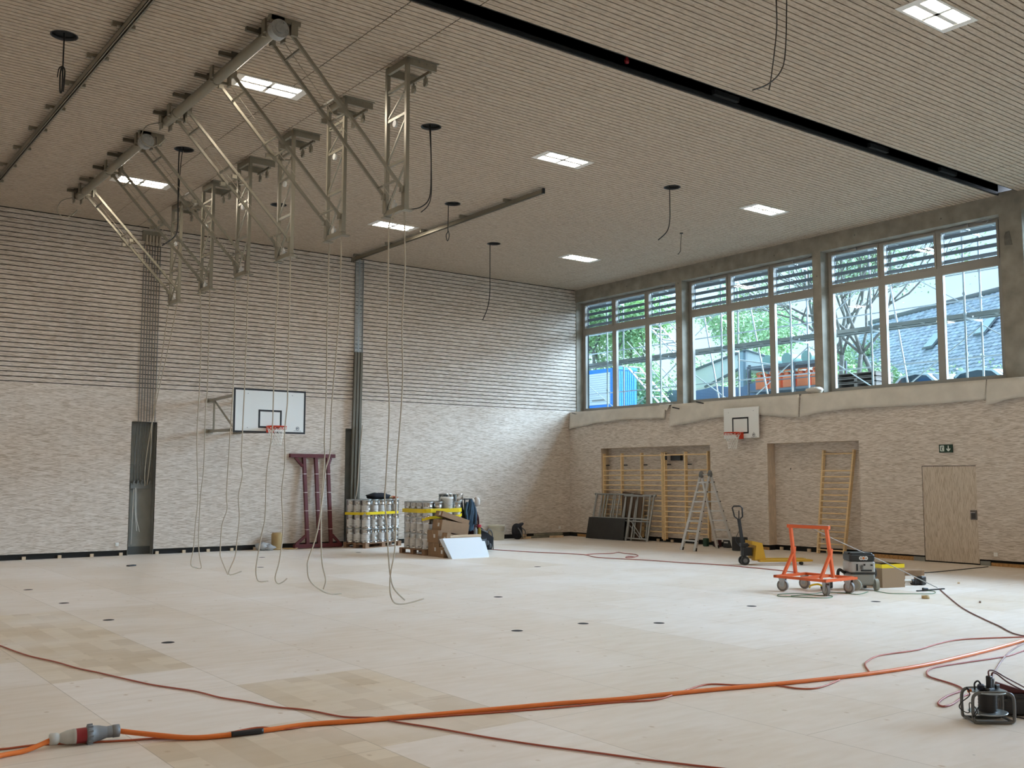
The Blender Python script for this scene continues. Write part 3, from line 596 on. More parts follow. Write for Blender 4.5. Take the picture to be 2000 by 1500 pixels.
# ---- drive tubes
def drive(y0, y1, label):                  # y0 near end with gear, y1 far end
    zt = 8.32; e = empty('drive_tube', (XU, (y0+y1)/2, zt), label, 'winch tube', 'winch tubes of the rope frames')
    t = MB(); t.cyl((XU,y0+.1,zt), (XU,y1,zt), .082, n=18); obj('tube', t, m_grey, e)
    t = MB(); t.cyl((XU,y1-.55,zt),(XU,y1-.52,zt),.093,n=18); t.cyl((XU,(y0+y1)/2-.02,zt),(XU,(y0+y1)/2+.02,zt),.093,n=18); obj('collar', t, m_grey, e)
    g = MB(); g.cyl((XU+.02,y0-.02,zt-.02), (XU+.02,y0+.12,zt-.02), .135, n=20); g.cyl((XU+.02,y0-.04,zt-.02),(XU+.02,y0-.02,zt-.02), .075, n=16)
    for i in range(6): a = i*PI/3; g.cyl((XU+.02+.11*math.cos(a), y0-.035, zt-.02+.11*math.sin(a)), (XU+.02+.11*math.cos(a), y0-.02, zt-.02+.11*math.sin(a)), .014, n=6)
    obj('gear_motor', g, m_galv, e)
    p_ = MB(); p_.bx(XU-.12, XU+.35, y0+.02, y0+.1, H-.075, H); p_.bx(XU-.1, XU+.1, y0+.02, y0+.05, zt-.02, H); p_.bx(XU+.2, XU+.3, y0+.0, y0+.06, zt-.06, H-.05); obj('end_plate', p_, m_grey, e)
    n = 5
    for i in range(n):
        yy = y0+.55+(y1-y0-.6)*i/(n-1); q = MB()
        q.bx(XU-.26, XU-.02, yy-.03, yy+.03, H-.10, H-.04); q.bx(XU-.06, XU+.06, yy-.02, yy+.02, zt+.06, H)
        obj('ceiling_clamp', q, mat('dark_clamp', (.09,.075,.05), .6) if 'dark_clamp' not in bpy.data.materials else bpy.data.materials['dark_clamp'], e)
    for k in range(3):
        yy = y0+.1+2.055*k
        if yy > y1: continue
        q = MB(); q.bx(XU-.12, XU+.22, yy+.18, yy+.22, zt-.06, zt-.02); q.bx(XU-.12, XU-.09, yy+.1, yy+.22, zt-.02, H); q.bx(XU+.17, XU+.2, yy+.1, yy+.22, zt-.1, H); obj('yoke', q, m_grey, e)
    q = MB(); q.bx(XU-.11, XU+.11, y1-.02, y1+.14, zt-.04, H); q.bx(XU-.09, XU-.07, y1-.02, y1+.14, zt-.14, zt); q.bx(XU+.07, XU+.09, y1-.02, y1+.14, zt-.14, zt); q.tube(spline([(XU-.1,y1+.06,zt-.02),(XU-.35,y1+.05,zt-.15),(XU-.42,y1+.05,zt-.4),(XU-.25,y1+.05,zt-.5),(XU-.08,y1+.05,zt-.4)], 5), .01, 5); q.cyl((XU-.12,y1+.05,zt-.45),(XU+.0,y1+.05,zt-.3), .02, n=8); obj('end_bracket', q, m_grey, e)
drive(-13.5, -8.72, 'thick grey winch tube with gear at its end, nearer the camera'); drive(-7.5, -2.62, 'thick grey winch tube with gear at its end, nearer the back wall')
# ---- hanging ropes
ROPES = {
 '1a': [(-14.66,-13.1,6.1),(-14.77,-13.1,5.85),(-14.77,-13.1,5.53),(-14.77,-13.1,4.45),(-14.77,-13.1,3.81),(-14.72,-13.1,3.04),(-14.76,-13.1,1.99),(-14.78,-13.1,1.64),(-14.74,-13.1,1.25),(-14.71,-13.1,0.88),(-14.67,-13.1,0.52),(-14.6,-13.1,0.3),(-14.41,-13.1,0.12)],
 '1b': [(-14.64,-13.35,6.03),(-14.63,-13.35,5.51),(-14.62,-13.35,5.15),(-14.66,-13.35,4.32),(-14.64,-13.35,3.38),(-14.71,-13.35,2.33),(-14.73,-13.35,1.99),(-14.73,-13.35,1.46),(-14.74,-13.35,0.93),(-14.81,-13.35,0.54),(-14.81,-13.35,0.28),(-14.75,-13.35,0.14),(-14.64,-13.35,0.1),(-14.46,-13.35,0.11),(-14.23,-13.35,0.15)],
 '2a': [(-14.64,-11.3,6.09),(-14.65,-11.3,5.88),(-14.67,-11.3,4.83),(-14.71,-11.3,4.04),(-14.78,-11.3,3.14),(-14.79,-11.3,2.41),(-14.87,-11.3,2.1),(-14.91,-11.3,1.71),(-15.0,-11.3,1.08),(-15.14,-11.3,0.67),(-15.16,-11.3,0.53),(-15.12,-11.3,0.32),(-14.93,-11.3,0.15),(-14.74,-11.3,0.07),(-14.54,-11.3,0.06)],
 '2b': [(-14.62,-10.7,6.14),(-14.58,-10.7,6.01),(-14.59,-10.7,4.65),(-14.58,-10.7,3.58),(-14.6,-10.7,2.65),(-14.59,-10.7,2.38),(-14.62,-10.7,1.92),(-14.64,-10.7,1.51),(-14.63,-10.7,0.95),(-14.6,-10.7,0.52),(-14.53,-10.7,0.24),(-14.57,-10.7,0.08)],
 '3a': [(-14.64,-8.65,6.16),(-14.61,-8.65,5.59),(-14.64,-8.65,4.7),(-14.65,-8.65,3.82),(-14.66,-8.65,2.85),(-14.75,-8.65,2.02),(-14.76,-8.65,1.25),(-14.83,-8.65,0.86),(-14.91,-8.65,0.35),(-14.9,-8.65,0.15),(-14.84,-8.65,0.06),(-14.67,-8.65,0.06)],
 '3b': [(-14.64,-9.25,6.13),(-14.64,-9.25,5.98),(-14.64,-9.25,4.73),(-14.64,-9.25,3.77),(-14.64,-9.25,3.31),(-14.68,-9.25,2.8),(-14.66,-9.25,2.26),(-14.71,-9.25,1.7),(-14.67,-9.25,1.05),(-14.72,-9.25,0.5),(-14.8,-9.25,0.19),(-14.75,-9.25,0.07),(-14.65,-9.25,0.09),(-14.57,-9.25,0.15)],
 '4a': [(-14.65,-6.6,6.14),(-14.64,-6.6,5.04),(-14.63,-6.6,3.98),(-14.68,-6.6,2.61),(-14.71,-6.6,1.64),(-14.69,-6.6,1.33),(-14.79,-6.6,1.0),(-14.81,-6.6,0.51),(-14.79,-6.6,0.35),(-14.64,-6.6,0.02)],
 '4b': [(-14.64,-7.25,6.12),(-14.64,-7.25,4.96),(-14.65,-7.25,3.93),(-14.68,-7.25,2.41),(-14.65,-7.25,2.02),(-14.72,-7.25,1.6),(-14.69,-7.25,1.18),(-14.73,-7.25,0.69),(-14.76,-7.25,0.42),(-14.88,-7.25,0.09),(-14.62,-7.25,0.13)],
 '5': [(-14.74,-4.8,6.08),(-14.69,-4.8,5.25),(-14.68,-4.8,4.57),(-14.69,-4.8,3.77),(-14.71,-4.8,2.78),(-14.65,-4.8,1.56),(-14.69,-4.8,0.94),(-14.71,-4.8,0.48),(-14.76,-4.8,0.11),(-14.65,-4.8,0.03),(-14.53,-4.8,0.02),(-14.57,-4.8,0.23),(-14.61,-4.8,0.67),(-14.59,-4.8,1.56),(-14.54,-4.8,2.2),(-14.54,-4.8,3.3),(-14.51,-4.8,3.94),(-14.51,-4.8,4.58),(-14.51,-4.8,5.27),(-14.52,-4.8,6.18)]
}
rl = {'1a':'left rope of the pair under the lattice frame nearest the camera','1b':'right rope under the lattice frame nearest the camera, its end on the floor','2a':'rope under the second lattice frame that swings left before the red frame','2b':'straight short rope under the second lattice frame from the camera','3a':'left rope of the pair under the third lattice frame from the camera','3b':'right rope under the third lattice frame, hanging before the basketball rim','4a':'left rope of the pair below the third lattice frame from the back wall','4b':'right rope of the pair below the third lattice frame from the back wall','5':'rope looped down to the floor under the second frame from the back wall'}
for k, P in ROPES.items(): cable('climbing_rope', P, .0115, m_rope, rl[k], 'rope', 'ropes hanging from the lattice frames', 5, 6)
cable('climbing_rope', [(-14.64,-3.05,6.1),(-14.62,-2.5,5.2),(-14.55,-1.2,3.4),(-14.35,-.1,2.3),(-14.28,.12,1.75)], .011, m_rope, 'left rope drawn from the last lattice frame into the tall grey niche', 'rope', 'ropes hanging from the lattice frames')
cable('climbing_rope', [(-14.64,-2.4,6.1),(-14.58,-1.9,5.1),(-14.45,-.9,3.5),(-14.22,-.05,2.5),(-14.22,.14,1.78)], .011, m_rope, 'right rope drawn from the last lattice frame into the tall grey niche', 'rope', 'ropes hanging from the lattice frames')
# ---- conduits in and above the left niche, cable tray above the right one
m_cond = mat('grey_conduit', (.20,.20,.19), .5, .3)
e = empty('conduit_bundle', (-14.33, -.03, 1.75), 'bundle of thin grey conduits on the back wall above the tall left niche', 'conduits')
for i in range(7):
    x = -14.545+i*.07; t = MB(); t.tube([(x,-.02,8.05),(x,-.022,3.42),(x+.02,.12,3.36),(x+.01,.2,2.6),(x,.2,1.8)], .011, 6); obj('conduit', t, m_cond, e)
t = MB(); t.bx(-14.62,-14.1,.18,.225,1.68,1.83)
for i in range(5): t.cyl((-14.56+i*.1,.19,1.8),(-14.54+i*.1,.15,1.9),.03,n=8)
obj('terminal_box', t, mat('box_grey', (.17,.175,.165), .5), e)
t = MB(); t.bx(-14.6,-14.15,.19,.215,2.28,2.3); obj('conduit_clip', t, m_cond, e)
t = MB(); t.bx(-14.60,-14.12,-.05,.0,8.12,8.4); t.m = 1
for i in range(5): t.cyl((-14.5+i*.085,-.07,8.28),(-14.5+i*.085,-.07,8.02), .03, n=8)
obj('wall_junction', t, [m_grey, m_rope], e)
t = MB(); t.tube(spline([(-14.5,.18,1.7),(-14.49,.15,1.1),(-14.45,.1,.6)], 4), .007, 5); t.tube(spline([(-14.47,.18,1.7),(-14.46,.15,1.0),(-14.38,.1,.58)], 4), .007, 5); t.tube([(-14.53,.2,1.7),(-14.55,.21,.25)], .012, 5)
obj('loose_wire', t, m_lampf, e)
t = MB(); t.m = 0
xt = (-8.36,-8.10)
for i in range(0, 70):
    z = 5.68+i*.04
    if z > 8.42: break
    t.bx(xt[0], xt[1], -.035, -.03, z, z+.022)
t.bx(xt[0]-.006, xt[0], -.06, 0, 5.66, 8.45); t.bx(xt[1], xt[1]+.006, -.06, 0, 5.66, 8.45); t.bx(xt[0]+.11, xt[0]+.15, -.036, -.03, 5.66, 8.45)
obj('cable_tray', t, m_galv, None, 'galvanised perforated cable tray rising to the ceiling under the short rail', 'cable tray')
e = empty('steel_pole', (-8.3, -.1, 0), 'dark grey bundle of steel poles standing before the right niche', 'poles')
for i, (xa, xb) in enumerate(((-8.35,-8.50),(-8.255,-8.42),(-8.16,-8.33))):
    t = MB(); t.bar((xb,-.2-.05*i,0.02), (xa,-.09,5.66), .075, .075, (0,1,0)); obj('pole', t, mat('dark_bronze', (.13,.115,.085), .5, .3) if 'dark_bronze' not in bpy.data.materials else bpy.data.materials['dark_bronze'], e)
t = MB(); t.tube(spline([(-8.2,-.3,3.5),(-8.33,-.36,2.4),(-8.38,-.36,1.6),(-8.5,-.33,1.05)], 5), .018); obj('loose_strap', t, m_rope, e)
# ================================================================== BASKETBALL BACKBOARDS
def ring_logo(t, c, r, ax):                 # small printed emblem: ring with a bold two-letter mark
    R = Matrix.Rotation(PI/2, 3, 'X') if ax == 'y' else Matrix.Rotation(-PI/2, 3, 'Y')
    c = Vector(c); n = 24; vs = []
    for rr in (r, r*.8):
        for i in range(n): vs.append(c + R @ Vector((rr*math.cos(2*PI*i/n), rr*math.sin(2*PI*i/n), 0)))
    t.add(vs, [(i, (i+1) % n, n+(i+1) % n, n+i) for i in range(n)])
    def st(a, b_, w): 
        t.bar(c + R @ Vector((a[0]*r, a[1]*r, 0)), c + R @ Vector((b_[0]*r, b_[1]*r, 0)), w*r, .002, tuple(R @ Vector((0,0,1))) if False else ((1,0,0) if ax == 'x' else (0,1,0)))
    return st
def net(c, r0, r1, h, n=12, rows=6):
    t = MB(); pts = {}
    for j in range(rows+1):
        k = j/rows; r = r0+(r1-r0)*(k**.6); 
        if k > .8: r *= 1+.35*(k-.8)
        for i in range(n): a = 2*PI*(i+.5*(j % 2))/n; pts[j, i] = (c[0]+r*math.cos(a), c[1]+r*math.sin(a), c[2]-h*k)
    for j in range(rows):
        for i in range(n):
            for q in ((i, i) if False else (i, (i-1) % n if j % 2 == 0 else (i+1) % n)):
                t.tube([pts[j, i], pts[j+1, q]], .006, 4)
    return t
def rimset(c, r, board_pt, par, ax):
    t = MB(); P = [(c[0]+r*math.cos(2*PI*i/28), c[1]+r*math.sin(2*PI*i/28), c[2]) for i in range(28)]; t.tube(P, .012, 8, True)
    t.tube([(x, y, z-.06) for x, y, z in P], .005, 5, True)
    for i in range(0, 28, 2): t.tube([P[i], (P[i][0], P[i][1], c[2]-.06)], .005, 4)
    if ax == 'y':
        t.bx(c[0]-.09, c[0]+.09, board_pt-.02, board_pt, c[2]-.13, c[2]+.02); t.bar((c[0]-.07, board_pt-.01, c[2]), (c[0]-.1, c[1]+r*.75, c[2]), .03, .012); t.bar((c[0]+.07, board_pt-.01, c[2]), (c[0]+.1, c[1]+r*.75, c[2]), .03, .012)
        t.prism([(c[0]-.08, board_pt-.01, c[2]-.12), (c[0]-.08, board_pt-.01, c[2]-.01), (c[0]-.08, c[1]+r*.8, c[2]-.01)], (.008,0,0)); t.prism([(c[0]+.08, board_pt-.01, c[2]-.12), (c[0]+.08, board_pt-.01, c[2]-.01), (c[0]+.08, c[1]+r*.8, c[2]-.01)], (.008,0,0))
    else:
        t.bx(board_pt-.02, board_pt, c[1]-.09, c[1]+.09, c[2]-.17, c[2]+.02); t.bx(c[0]+r*.9, board_pt, c[1]-.09, c[1]+.09, c[2]-.012, c[2]+.008)
        for sy in (-.085, .085): t.prism([(board_pt-.01, c[1]+sy, c[2]-.16), (board_pt-.01, c[1]+sy, c[2]-.01), (c[0]+r*.85, c[1]+sy, c[2]-.01)], (0,.006,0))
    obj('rim', t, m_red, par)
    obj('net', net((c[0], c[1], c[2]-.03), r, r*.48, .42), m_net, par)
# big board on long swinging arms
YB = -3.875; bx0, bx1, bz0, bz1 = -13.54, -11.72, 3.015, 4.06
e = empty('basketball_hoop', (-12.63, -.02, 3.1), 'large white backboard with black border on long swing arms, back wall', 'basketball hoop')
t = MB(); t.bx(bx0, bx1, YB, YB+.03, bz0, bz1); bo = obj('backboard', t, m_white, e)
t = MB(); yy = YB-.002
def frame_y(x0, x1, z0, z1, w): t.bx(x0, x1, yy, yy+.004, z0, z0+w); t.bx(x0, x1, yy, yy+.004, z1-w, z1); t.bx(x0, x0+w, yy, yy+.004, z0+w, z1-w); t.bx(x1-w, x1, yy, yy+.004, z0+w, z1-w)
frame_y(bx0, bx1, bz0, bz1, .045); cx = (bx0+bx1)/2; frame_y(cx-.295, cx+.295, bz0+.12, bz0+.555, .045); obj('border_lines', t, m_blkm, bo)
t = MB(); st = ring_logo(t, (-11.92, yy-.001, 3.145), .045, 'y'); st((-.45,.3),(-.45,-.5),.25); st((-.45,.3),(.1,.3),.25); st((.1,.3),(-.3,-.1),.25); st((.45,.4),(.2,-.45),.25); t.bx(-12.02,-11.83,yy-.001,yy+.001,3.085,3.092)
obj('printed_emblem', t, mat('emblem_grey', (.07,.09,.12), .5), bo, 'small dark round emblem')
t = MB()
for q in ((bx0+.35,bz1-.12),(bx1-.35,bz1-.12),(bx0+.35,bz0+.12)): t.cyl((q[0],YB-.003,q[1]),(q[0],YB+.001,q[1]),.012,n=8)
obj('board_bolt', t, m_galv, bo)
rimset((cx, YB-.375, bz0+.148), .228, YB, e, 'y')
for zz in (3.95, 3.13):
    t = MB(); t.bar((-12.68,-.01,zz+.07),(-13.45,YB+.06,zz-.05),.05,.07); t.bar((-11.9,-.01,zz+.07),(-11.85,YB+.06,zz-.05),.05,.07); t.bx(-12.78,-12.58,-.05,0,zz+.02,zz+.13); t.bx(-12.0,-11.8,-.05,0,zz+.02,zz+.13); t.bx(-13.5,-11.8,YB+.035,YB+.085,zz-.08,zz-.02); obj('swing_arm', t, m_grey, e)
t = MB()
for (xa, xb) in ((-12.68,-13.45),(-11.9,-11.85)):
    f_ = .2; xm = xa+(xb-xa)*f_; ym = (YB+.06)*f_; t.bar((xm,ym,4.0),(xm,ym,3.16),.04,.04); g_ = .92; t.bar((xm,ym,3.98),(xa+(xb-xa)*g_,(YB)*g_,3.12),.035,.035)
obj('arm_brace', t, m_grey, e)
# small board on the window wall
e = empty('basketball_hoop', (0, -7.645, 3.1), 'small white practice backboard on the window wall', 'basketball hoop')
t = MB(); t.bx(-.155, -.125, -7.02, -8.275, 3.09, 3.955); bo = obj('backboard', t, m_white, e)
t = MB(); xx = -.157
def frame_x(y0, y1, z0, z1, w): t.bx(xx, xx+.004, y0, y1, z0, z0+w); t.bx(xx, xx+.004, y0, y1, z1-w, z1); t.bx(xx, xx+.004, y0, y0-w, z0+w, z1-w); t.bx(xx, xx+.004, y1+w, y1, z0+w, z1-w)
frame_x(-7.33, -7.92, 3.215, 3.68, .045); obj('border_lines', t, m_blkm, bo)
t = MB(); st = ring_logo(t, (xx-.001, -8.1, 3.17), .05, 'x'); st((.3,.45),(-.5,.45),.25); st((.3,.45),(.3,-.1),.25); st((.3,-.1),(-.1,.3),.25); st((-.4,-.4),(.4,-.3),.25); t.bx(xx-.001,xx+.001,-8.0,-8.2,3.108,3.115)
obj('printed_emblem', t, mat('emblem_dark', (.03,.03,.035), .5), bo, 'small dark round emblem')
t = MB(); t.bx(-.125, 0, -7.2, -7.25, 3.2, 3.85); t.bx(-.125, 0, -8.05, -8.1, 3.2, 3.85); obj('wall_mount', t, m_grey, e)
t = MB()
for q in ((-7.2,3.83),(-8.1,3.85),(-8.1,3.24)): t.cyl((xx-.002,q[0],q[1]),(xx,q[0],q[1]),.012,n=8)
obj('board_bolt', t, m_galv, bo)
rimset((-.155-.375, -7.645, 3.235), .228, -.155, e, 'x')
# ================================================================== RED TRESTLE AGAINST THE BACK WALL
m_ox = mat('oxide_red_paint', (.10,.010,.013), .55)
m_wline = mat('white_band', (.75,.62,.58), .6)
e = empty('red_trestle', (-9.65, -.25, 0), 'dark red steel trestle with white bands leaning on the back wall', 'trestle')
def lean(x, z, dy=0): return (x, -.36+.30*z/2.64+dy, z)
t = MB(); t.bar(lean(-10.36,2.585), lean(-8.97,2.585), .12, .105); obj('top_beam', t, m_ox, e)
t = MB(); t.bar(lean(-10.31,.07), lean(-8.86,.07), .14, .11); obj('base_beam', t, m_ox, e)
for x0, x1 in ((-9.93,-9.90),(-9.565,-9.545),(-9.19,-9.18)):
    t = MB(); t.bar(lean(x1,.1), lean(x0,2.55), .09, .09); p_ = obj('upright', t, m_ox, e)
    t = MB()
    for z in (.52,1.04,1.55,2.07):
        xm = x1+(x0-x1)*z/2.6; t.bx(xm-.048, xm+.048, -.36+.3*z/2.64-.058, -.36+.3*z/2.64+.05, z-.008, z+.008)
    obj('white_band', t, m_wline, p_, 'thin white band')
for a, b_ in (((-10.2,2.53),(-9.97,2.28)),((-9.1,2.53),(-9.2,2.28)),((-10.25,.12),(-9.93,.36)),((-8.92,.12),(-9.14,.36))):
    t = MB(); t.bar(lean(*a), lean(*b_), .07, .07); obj('corner_brace', t, m_ox, e)
# rope spool, film
e = empty('cord_spool', (-10.8, -.3, 0), 'coil of tan cord on a spool beside the red trestle', 'spool')
t = MB(); t.lathe((-10.8,-.3,0), [(0,0),(.17,0),(.17,.03),(.15,.035)]+[(.15-.012*(k % 2), .05+k*.022) for k in range(18)]+[(.12,.46),(0,.46)], 18); obj('cord_winding', t, mat('tan_cord', (.42,.29,.13), .8), e)
t = MB(); t.tube(spline([(-10.65,-.35,.03),(-10.5,-.45,.015),(-10.3,-.4,.015),(-10.35,-.25,.02),(-10.6,-.2,.02)], 5), .012); t.tube(spline([(-10.62,-.4,.02),(-10.42,-.55,.015),(-10.25,-.45,.03)], 5), .012); obj('cord_end', t, mat('tan_cord2', (.45,.31,.14), .8), e)
t = MB(); t.ball((-11.2,-.32,.10), .2, .16,.11, 12, 8, None, lambda i, j: .3*math.sin(i*2.1+j*1.3)*math.sin(j*.9)); t.ball((-11.05,-.42,.07), .16, .12, .08, 9, 6, None, lambda i, j: .25*math.sin(i*1.7+j*2.3))
obj('plastic_film', t, mat('clear_film', (.55,.57,.58), .25, alpha=.75), None, 'crumpled clear plastic film left of the tan spool', 'plastic film')
# ================================================================== PALLETS WITH METAL CANS
def pallet(c_, ux, L, Wd, label):
    ux = Vector((ux[0], ux[1], 0)).normalized(); uy = Vector((-ux.y, ux.x, 0)); e = empty('pallet', c_, label, 'pallet', 'wooden pallets'); c_ = Vector(c_)
    R = Matrix((ux, uy, Vector((0,0,1)))).transposed()
    for k in range(5):
        t = MB(); t.box(c_+uy*(-Wd/2+.06+k*(Wd-.12)/4)+Vector((0,0,.133)), (L,.11,.022), R); obj('deck_board', t, m_pal, e)
    for k in range(3):
        t = MB(); t.box(c_+ux*(-L/2+.07+k*(L-.14)/2)+Vector((0,0,.111)), (.14,Wd,.022), R); obj('cross_board', t, m_pal, e)
        t = MB(); t.box(c_+uy*(-Wd/2+.06+k*(Wd-.12)/2)+Vector((0,0,.011)), (L,.11,.022), R); obj('runner', t, m_pal, e)
        for j in range(3):
            t = MB(); t.box(c_+ux*(-L/2+.07+k*(L-.14)/2)+uy*(-Wd/2+.06+j*(Wd-.12)/2)+Vector((0,0,.061)), (.14,.11,.078), R); obj('block', t, m_pal, e)
    return ux, uy
CR, CH = .138, .402
def make_can():
    e = empty('metal_can', (0,0,0), '', 'metal can')
    t = MB(); t.lathe((0,0,0), [(0,.004),(CR-.01,.004),(CR,.0),(CR,.012),(CR-.004,.018),(CR-.004,.12),(CR-.001,.126),(CR-.004,.132),(CR-.004,.27),(CR-.001,.276),(CR-.004,.282),(CR-.004,CH-.03)], 22); obj('can_body', t, m_can, e)
    t = MB(); t.lathe((0,0,0), [(CR-.004,CH-.03),(CR+.003,CH-.026),(CR+.003,CH-.006),(CR-.006,CH),(CR-.012,CH-.01),(0,CH-.012)], 22); obj('can_lid', t, m_galv, e)
    t = MB(); vs = []; r = CR-.0025
    for i in range(9):
        a = math.radians(-56+i*14); vs += [(r*math.cos(a), r*math.sin(a), .045), (r*math.cos(a), r*math.sin(a), .24)]
    t.add(vs, [(2*i, 2*i+2, 2*i+3, 2*i+1) for i in range(8)], True); lb = obj('paper_label', t, m_paper, e)
    t = MB(); vs = []; r = CR-.0015
    for i in range(5):
        a = math.radians(-14+i*7); vs += [(r*math.cos(a), r*math.sin(a), .055), (r*math.cos(a), r*math.sin(a), .068)]
    t.add(vs, [(2*i, 2*i+2, 2*i+3, 2*i+1) for i in range(4)], True); obj('black_mark', t, m_blkm, lb)
    return e
can0 = make_can(); can_used = []
def can(x, y, z, label, group):
    a = math.atan2(CAM[1]-y, CAM[0]-x) + random.uniform(-.5, .5)
    if not can_used:
        can0.location = (x,y,z); can0.rotation_euler = (0,0,a); can0['label'] = label; can0['group'] = group; can_used.append(1); return can0
    return dup(can0, (x,y,z), a, label, group)
lev = ['bottom', 'middle', 'top']; nth = ['first', 'second', 'third', 'fourth', 'fifth', 'sixth', 'seventh', 'eighth']
# pallet by the right niche: front corner, long side away to the right
P1c = (-8.03, -.70, 0); ux, uy = pallet(P1c, (.93,.30), 1.5, .86, 'wooden pallet under the cans beside the right niche')
Z0 = .145
for lv in range(3):
    for k in range(5):
        for j in range(3):
            if j > 0 and lv < 2 and k > 0: continue
            q = Vector(P1c)+ux*(-.60+k*.296)+uy*(-.29+j*.292)
            row = ('front row', 'second row', 'back row')[j]
            can(q.x, q.y, Z0+lv*CH, 'silver can, %s layer, %s, %s from left, pallet beside the niche' % (lev[lv], row, nth[k]), 'silver cans on the pallet by the niche')
P2c = (-8.05, -3.93, 0); pallet(P2c, (0,1), 1.25, 1.3, 'wooden pallet under the cans behind the cardboard boxes')
for lv in range(3):
    for k in range(4):
        for j in range(4):
            if (j > 0 and k > 0 and lv < 2): continue
            if lv == 2 and k == 0 and j == 2: continue
            x = -8.52+j*.292; y = -4.40+k*.295
            can(x, y, Z0+lv*CH, 'silver can, %s layer, %s from left, %s row back, pallet behind cartons' % (lev[lv], nth[j], nth[k]), 'silver cans on the pallet behind the boxes')
for k, (x, y) in enumerate(((-7.78,-4.02),(-7.56,-4.36),(-7.5,-3.75))):
    t = MB(); t.lathe((x,y,Z0+3*CH), [(0,.0),(.135,.0),(.138,.01),(.134,.02),(.134,.17),(.14,.175),(.14,.195),(.13,.2),(0,.19)], 20); obj('flat_can', t, m_can, None, ('short flat silver can on top of the stack, left of three', 'short flat silver can on top of the stack, right front of three', 'short flat silver can on top of the stack, at the back')[k], 'metal can', 'flat cans on the stack')
def bucket(c_, r0, r1, h, m, label, parlabel=None):
    e = empty('bucket', c_, label, 'bucket'); t = MB(); t.lathe(c_, [(0,0),(r0,0),(r0+.005,.01),(r1,h-.05),(r1+.012,h-.048),(r1+.012,h-.03),(r1,h-.028)], 24); obj('bucket_body', t, m, e)
    t = MB(); t.lathe(c_, [(r1,h-.028),(r1+.012,h-.026),(r1+.014,h),(r1-.005,h+.002),(r1-.015,h-.008),(0,h-.008)], 24); obj('bucket_lid', t, m, e)
    t = MB(); t.tube(spline([(c_[0]-r1-.01,c_[1],c_[2]+h-.06),(c_[0]-r1*.7,c_[1]-r1*.9,c_[2]+h-.16),(c_[0],c_[1]-r1-.02,c_[2]+h-.2),(c_[0]+r1*.7,c_[1]-r1*.9,c_[2]+h-.16),(c_[0]+r1+.01,c_[1],c_[2]+h-.06)], 5), .004); obj('bucket_handle', t, m_galv, e)
    return e
bucket((-7.935,-4.40,Z0+2*CH+.0), .14, .158, .52, m_white, 'white plastic bucket among the silver cans on the strapped stack')
bucket((-3.33,-.30,0), .24, .262, .47, mat('cream_plastic', (.58,.54,.42), .45), 'large cream plastic bucket on the floor before the back wall')
def strap(P, z0, z1, label, w=.075):
    t = MB(); vs = []; n = len(P)
    for i, (x, y) in enumerate(P):
        z = z0+(z1-z0)*i/(n-1); vs += [(x,y,z-w/2), (x,y,z+w/2)]
    t.add(vs, [(2*i, 2*i+2, 2*i+3, 2*i+1) for i in range(n-1)])
    o_ = obj('yellow_strap', t, m_tape, None, label, 'strap', 'yellow straps around the can stacks'); o_.modifiers.new('t', 'SOLIDIFY').thickness = .004
q = Vector(P1c); r_ = CR+.012
def corner(a, b_): w_ = q+ux*a+uy*b_; return (w_.x, w_.y)
strap([corner(-.60-r_,.30+r_*.6), corner(-.60-r_,-.29), corner(-.60-r_*.6,-.29-r_*.8), corner(-.60,-.29-r_), corner(.584,-.29-r_), corner(.584+r_*.8,-.29-r_*.5), corner(.584+r_,-.29), corner(.584+r_,.29)], .955, .985, 'yellow strap around the cans beside the right niche')
strap([(-8.52-r_,-3.4), (-8.52-r_,-4.40), (-8.52-r_*.7,-4.40-r_*.7), (-8.52,-4.40-r_), (-7.64,-4.40-r_), (-7.64+r_*.7,-4.40-r_*.7), (-7.64+r_,-4.40), (-7.64+r_,-3.5)], 1.115, 1.145, 'upper wide yellow strap on the can stack behind the boxes', .1)
strap([(-8.52-r_-.004,-4.38), (-8.52-r_*.7,-4.40-r_*.75), (-8.52,-4.40-r_-.004), (-7.64,-4.40-r_-.004), (-7.64+r_*.7,-4.40-r_*.75), (-7.64+r_+.004,-4.40)], .9, 1.035, 'lower slanting yellow strap on the can stack behind the boxes', .07)
def cloth(name, c_, sx, sy, sz, m, label, cat, seed=0, parts=None):
    t = MB(); t.ball(c_, sx, sy, sz, 16, 10, None, lambda i, j: .13*math.sin(i*1.9+seed)+.10*math.sin(j*2.3+i*.8+seed)); return obj(name, t, m, None, label, cat)
zt = Z0+3*CH
b_ = Vector(P1c)+ux*.05+uy*-.15
cloth('jacket', (b_.x,b_.y,zt+.085), .36, .17, .09, mat('black_cloth', (.008,.009,.013), .9), 'crumpled black jacket lying on the cans beside the right niche', 'jacket', 1)
b_ = Vector(P1c)+ux*.50+uy*-.2
m_glove = mat('orange_red_glove', (.42,.10,.05), .8)
for dx, lab in ((-.06,'tan work glove lying on the cans beside the black jacket'), (.1,'red work glove lying on the right cans near the black jacket')):
    t = MB(); c_ = Vector((b_.x+dx, b_.y, zt+.045)); t.ball(c_, .1, .06, .045, 10, 6)
    for k in range(4): t.ball(c_+Vector((.09+.01*k,-.045+.03*k,0)), .05, .016, .018, 7, 5)
    t.ball(c_+Vector((0,-.07,.01)), .02, .05, .018, 7, 5)
    obj('work_glove', t, m_glove if dx > 0 else mat('tan_glove', (.5,.36,.2), .8), None, lab, 'glove')
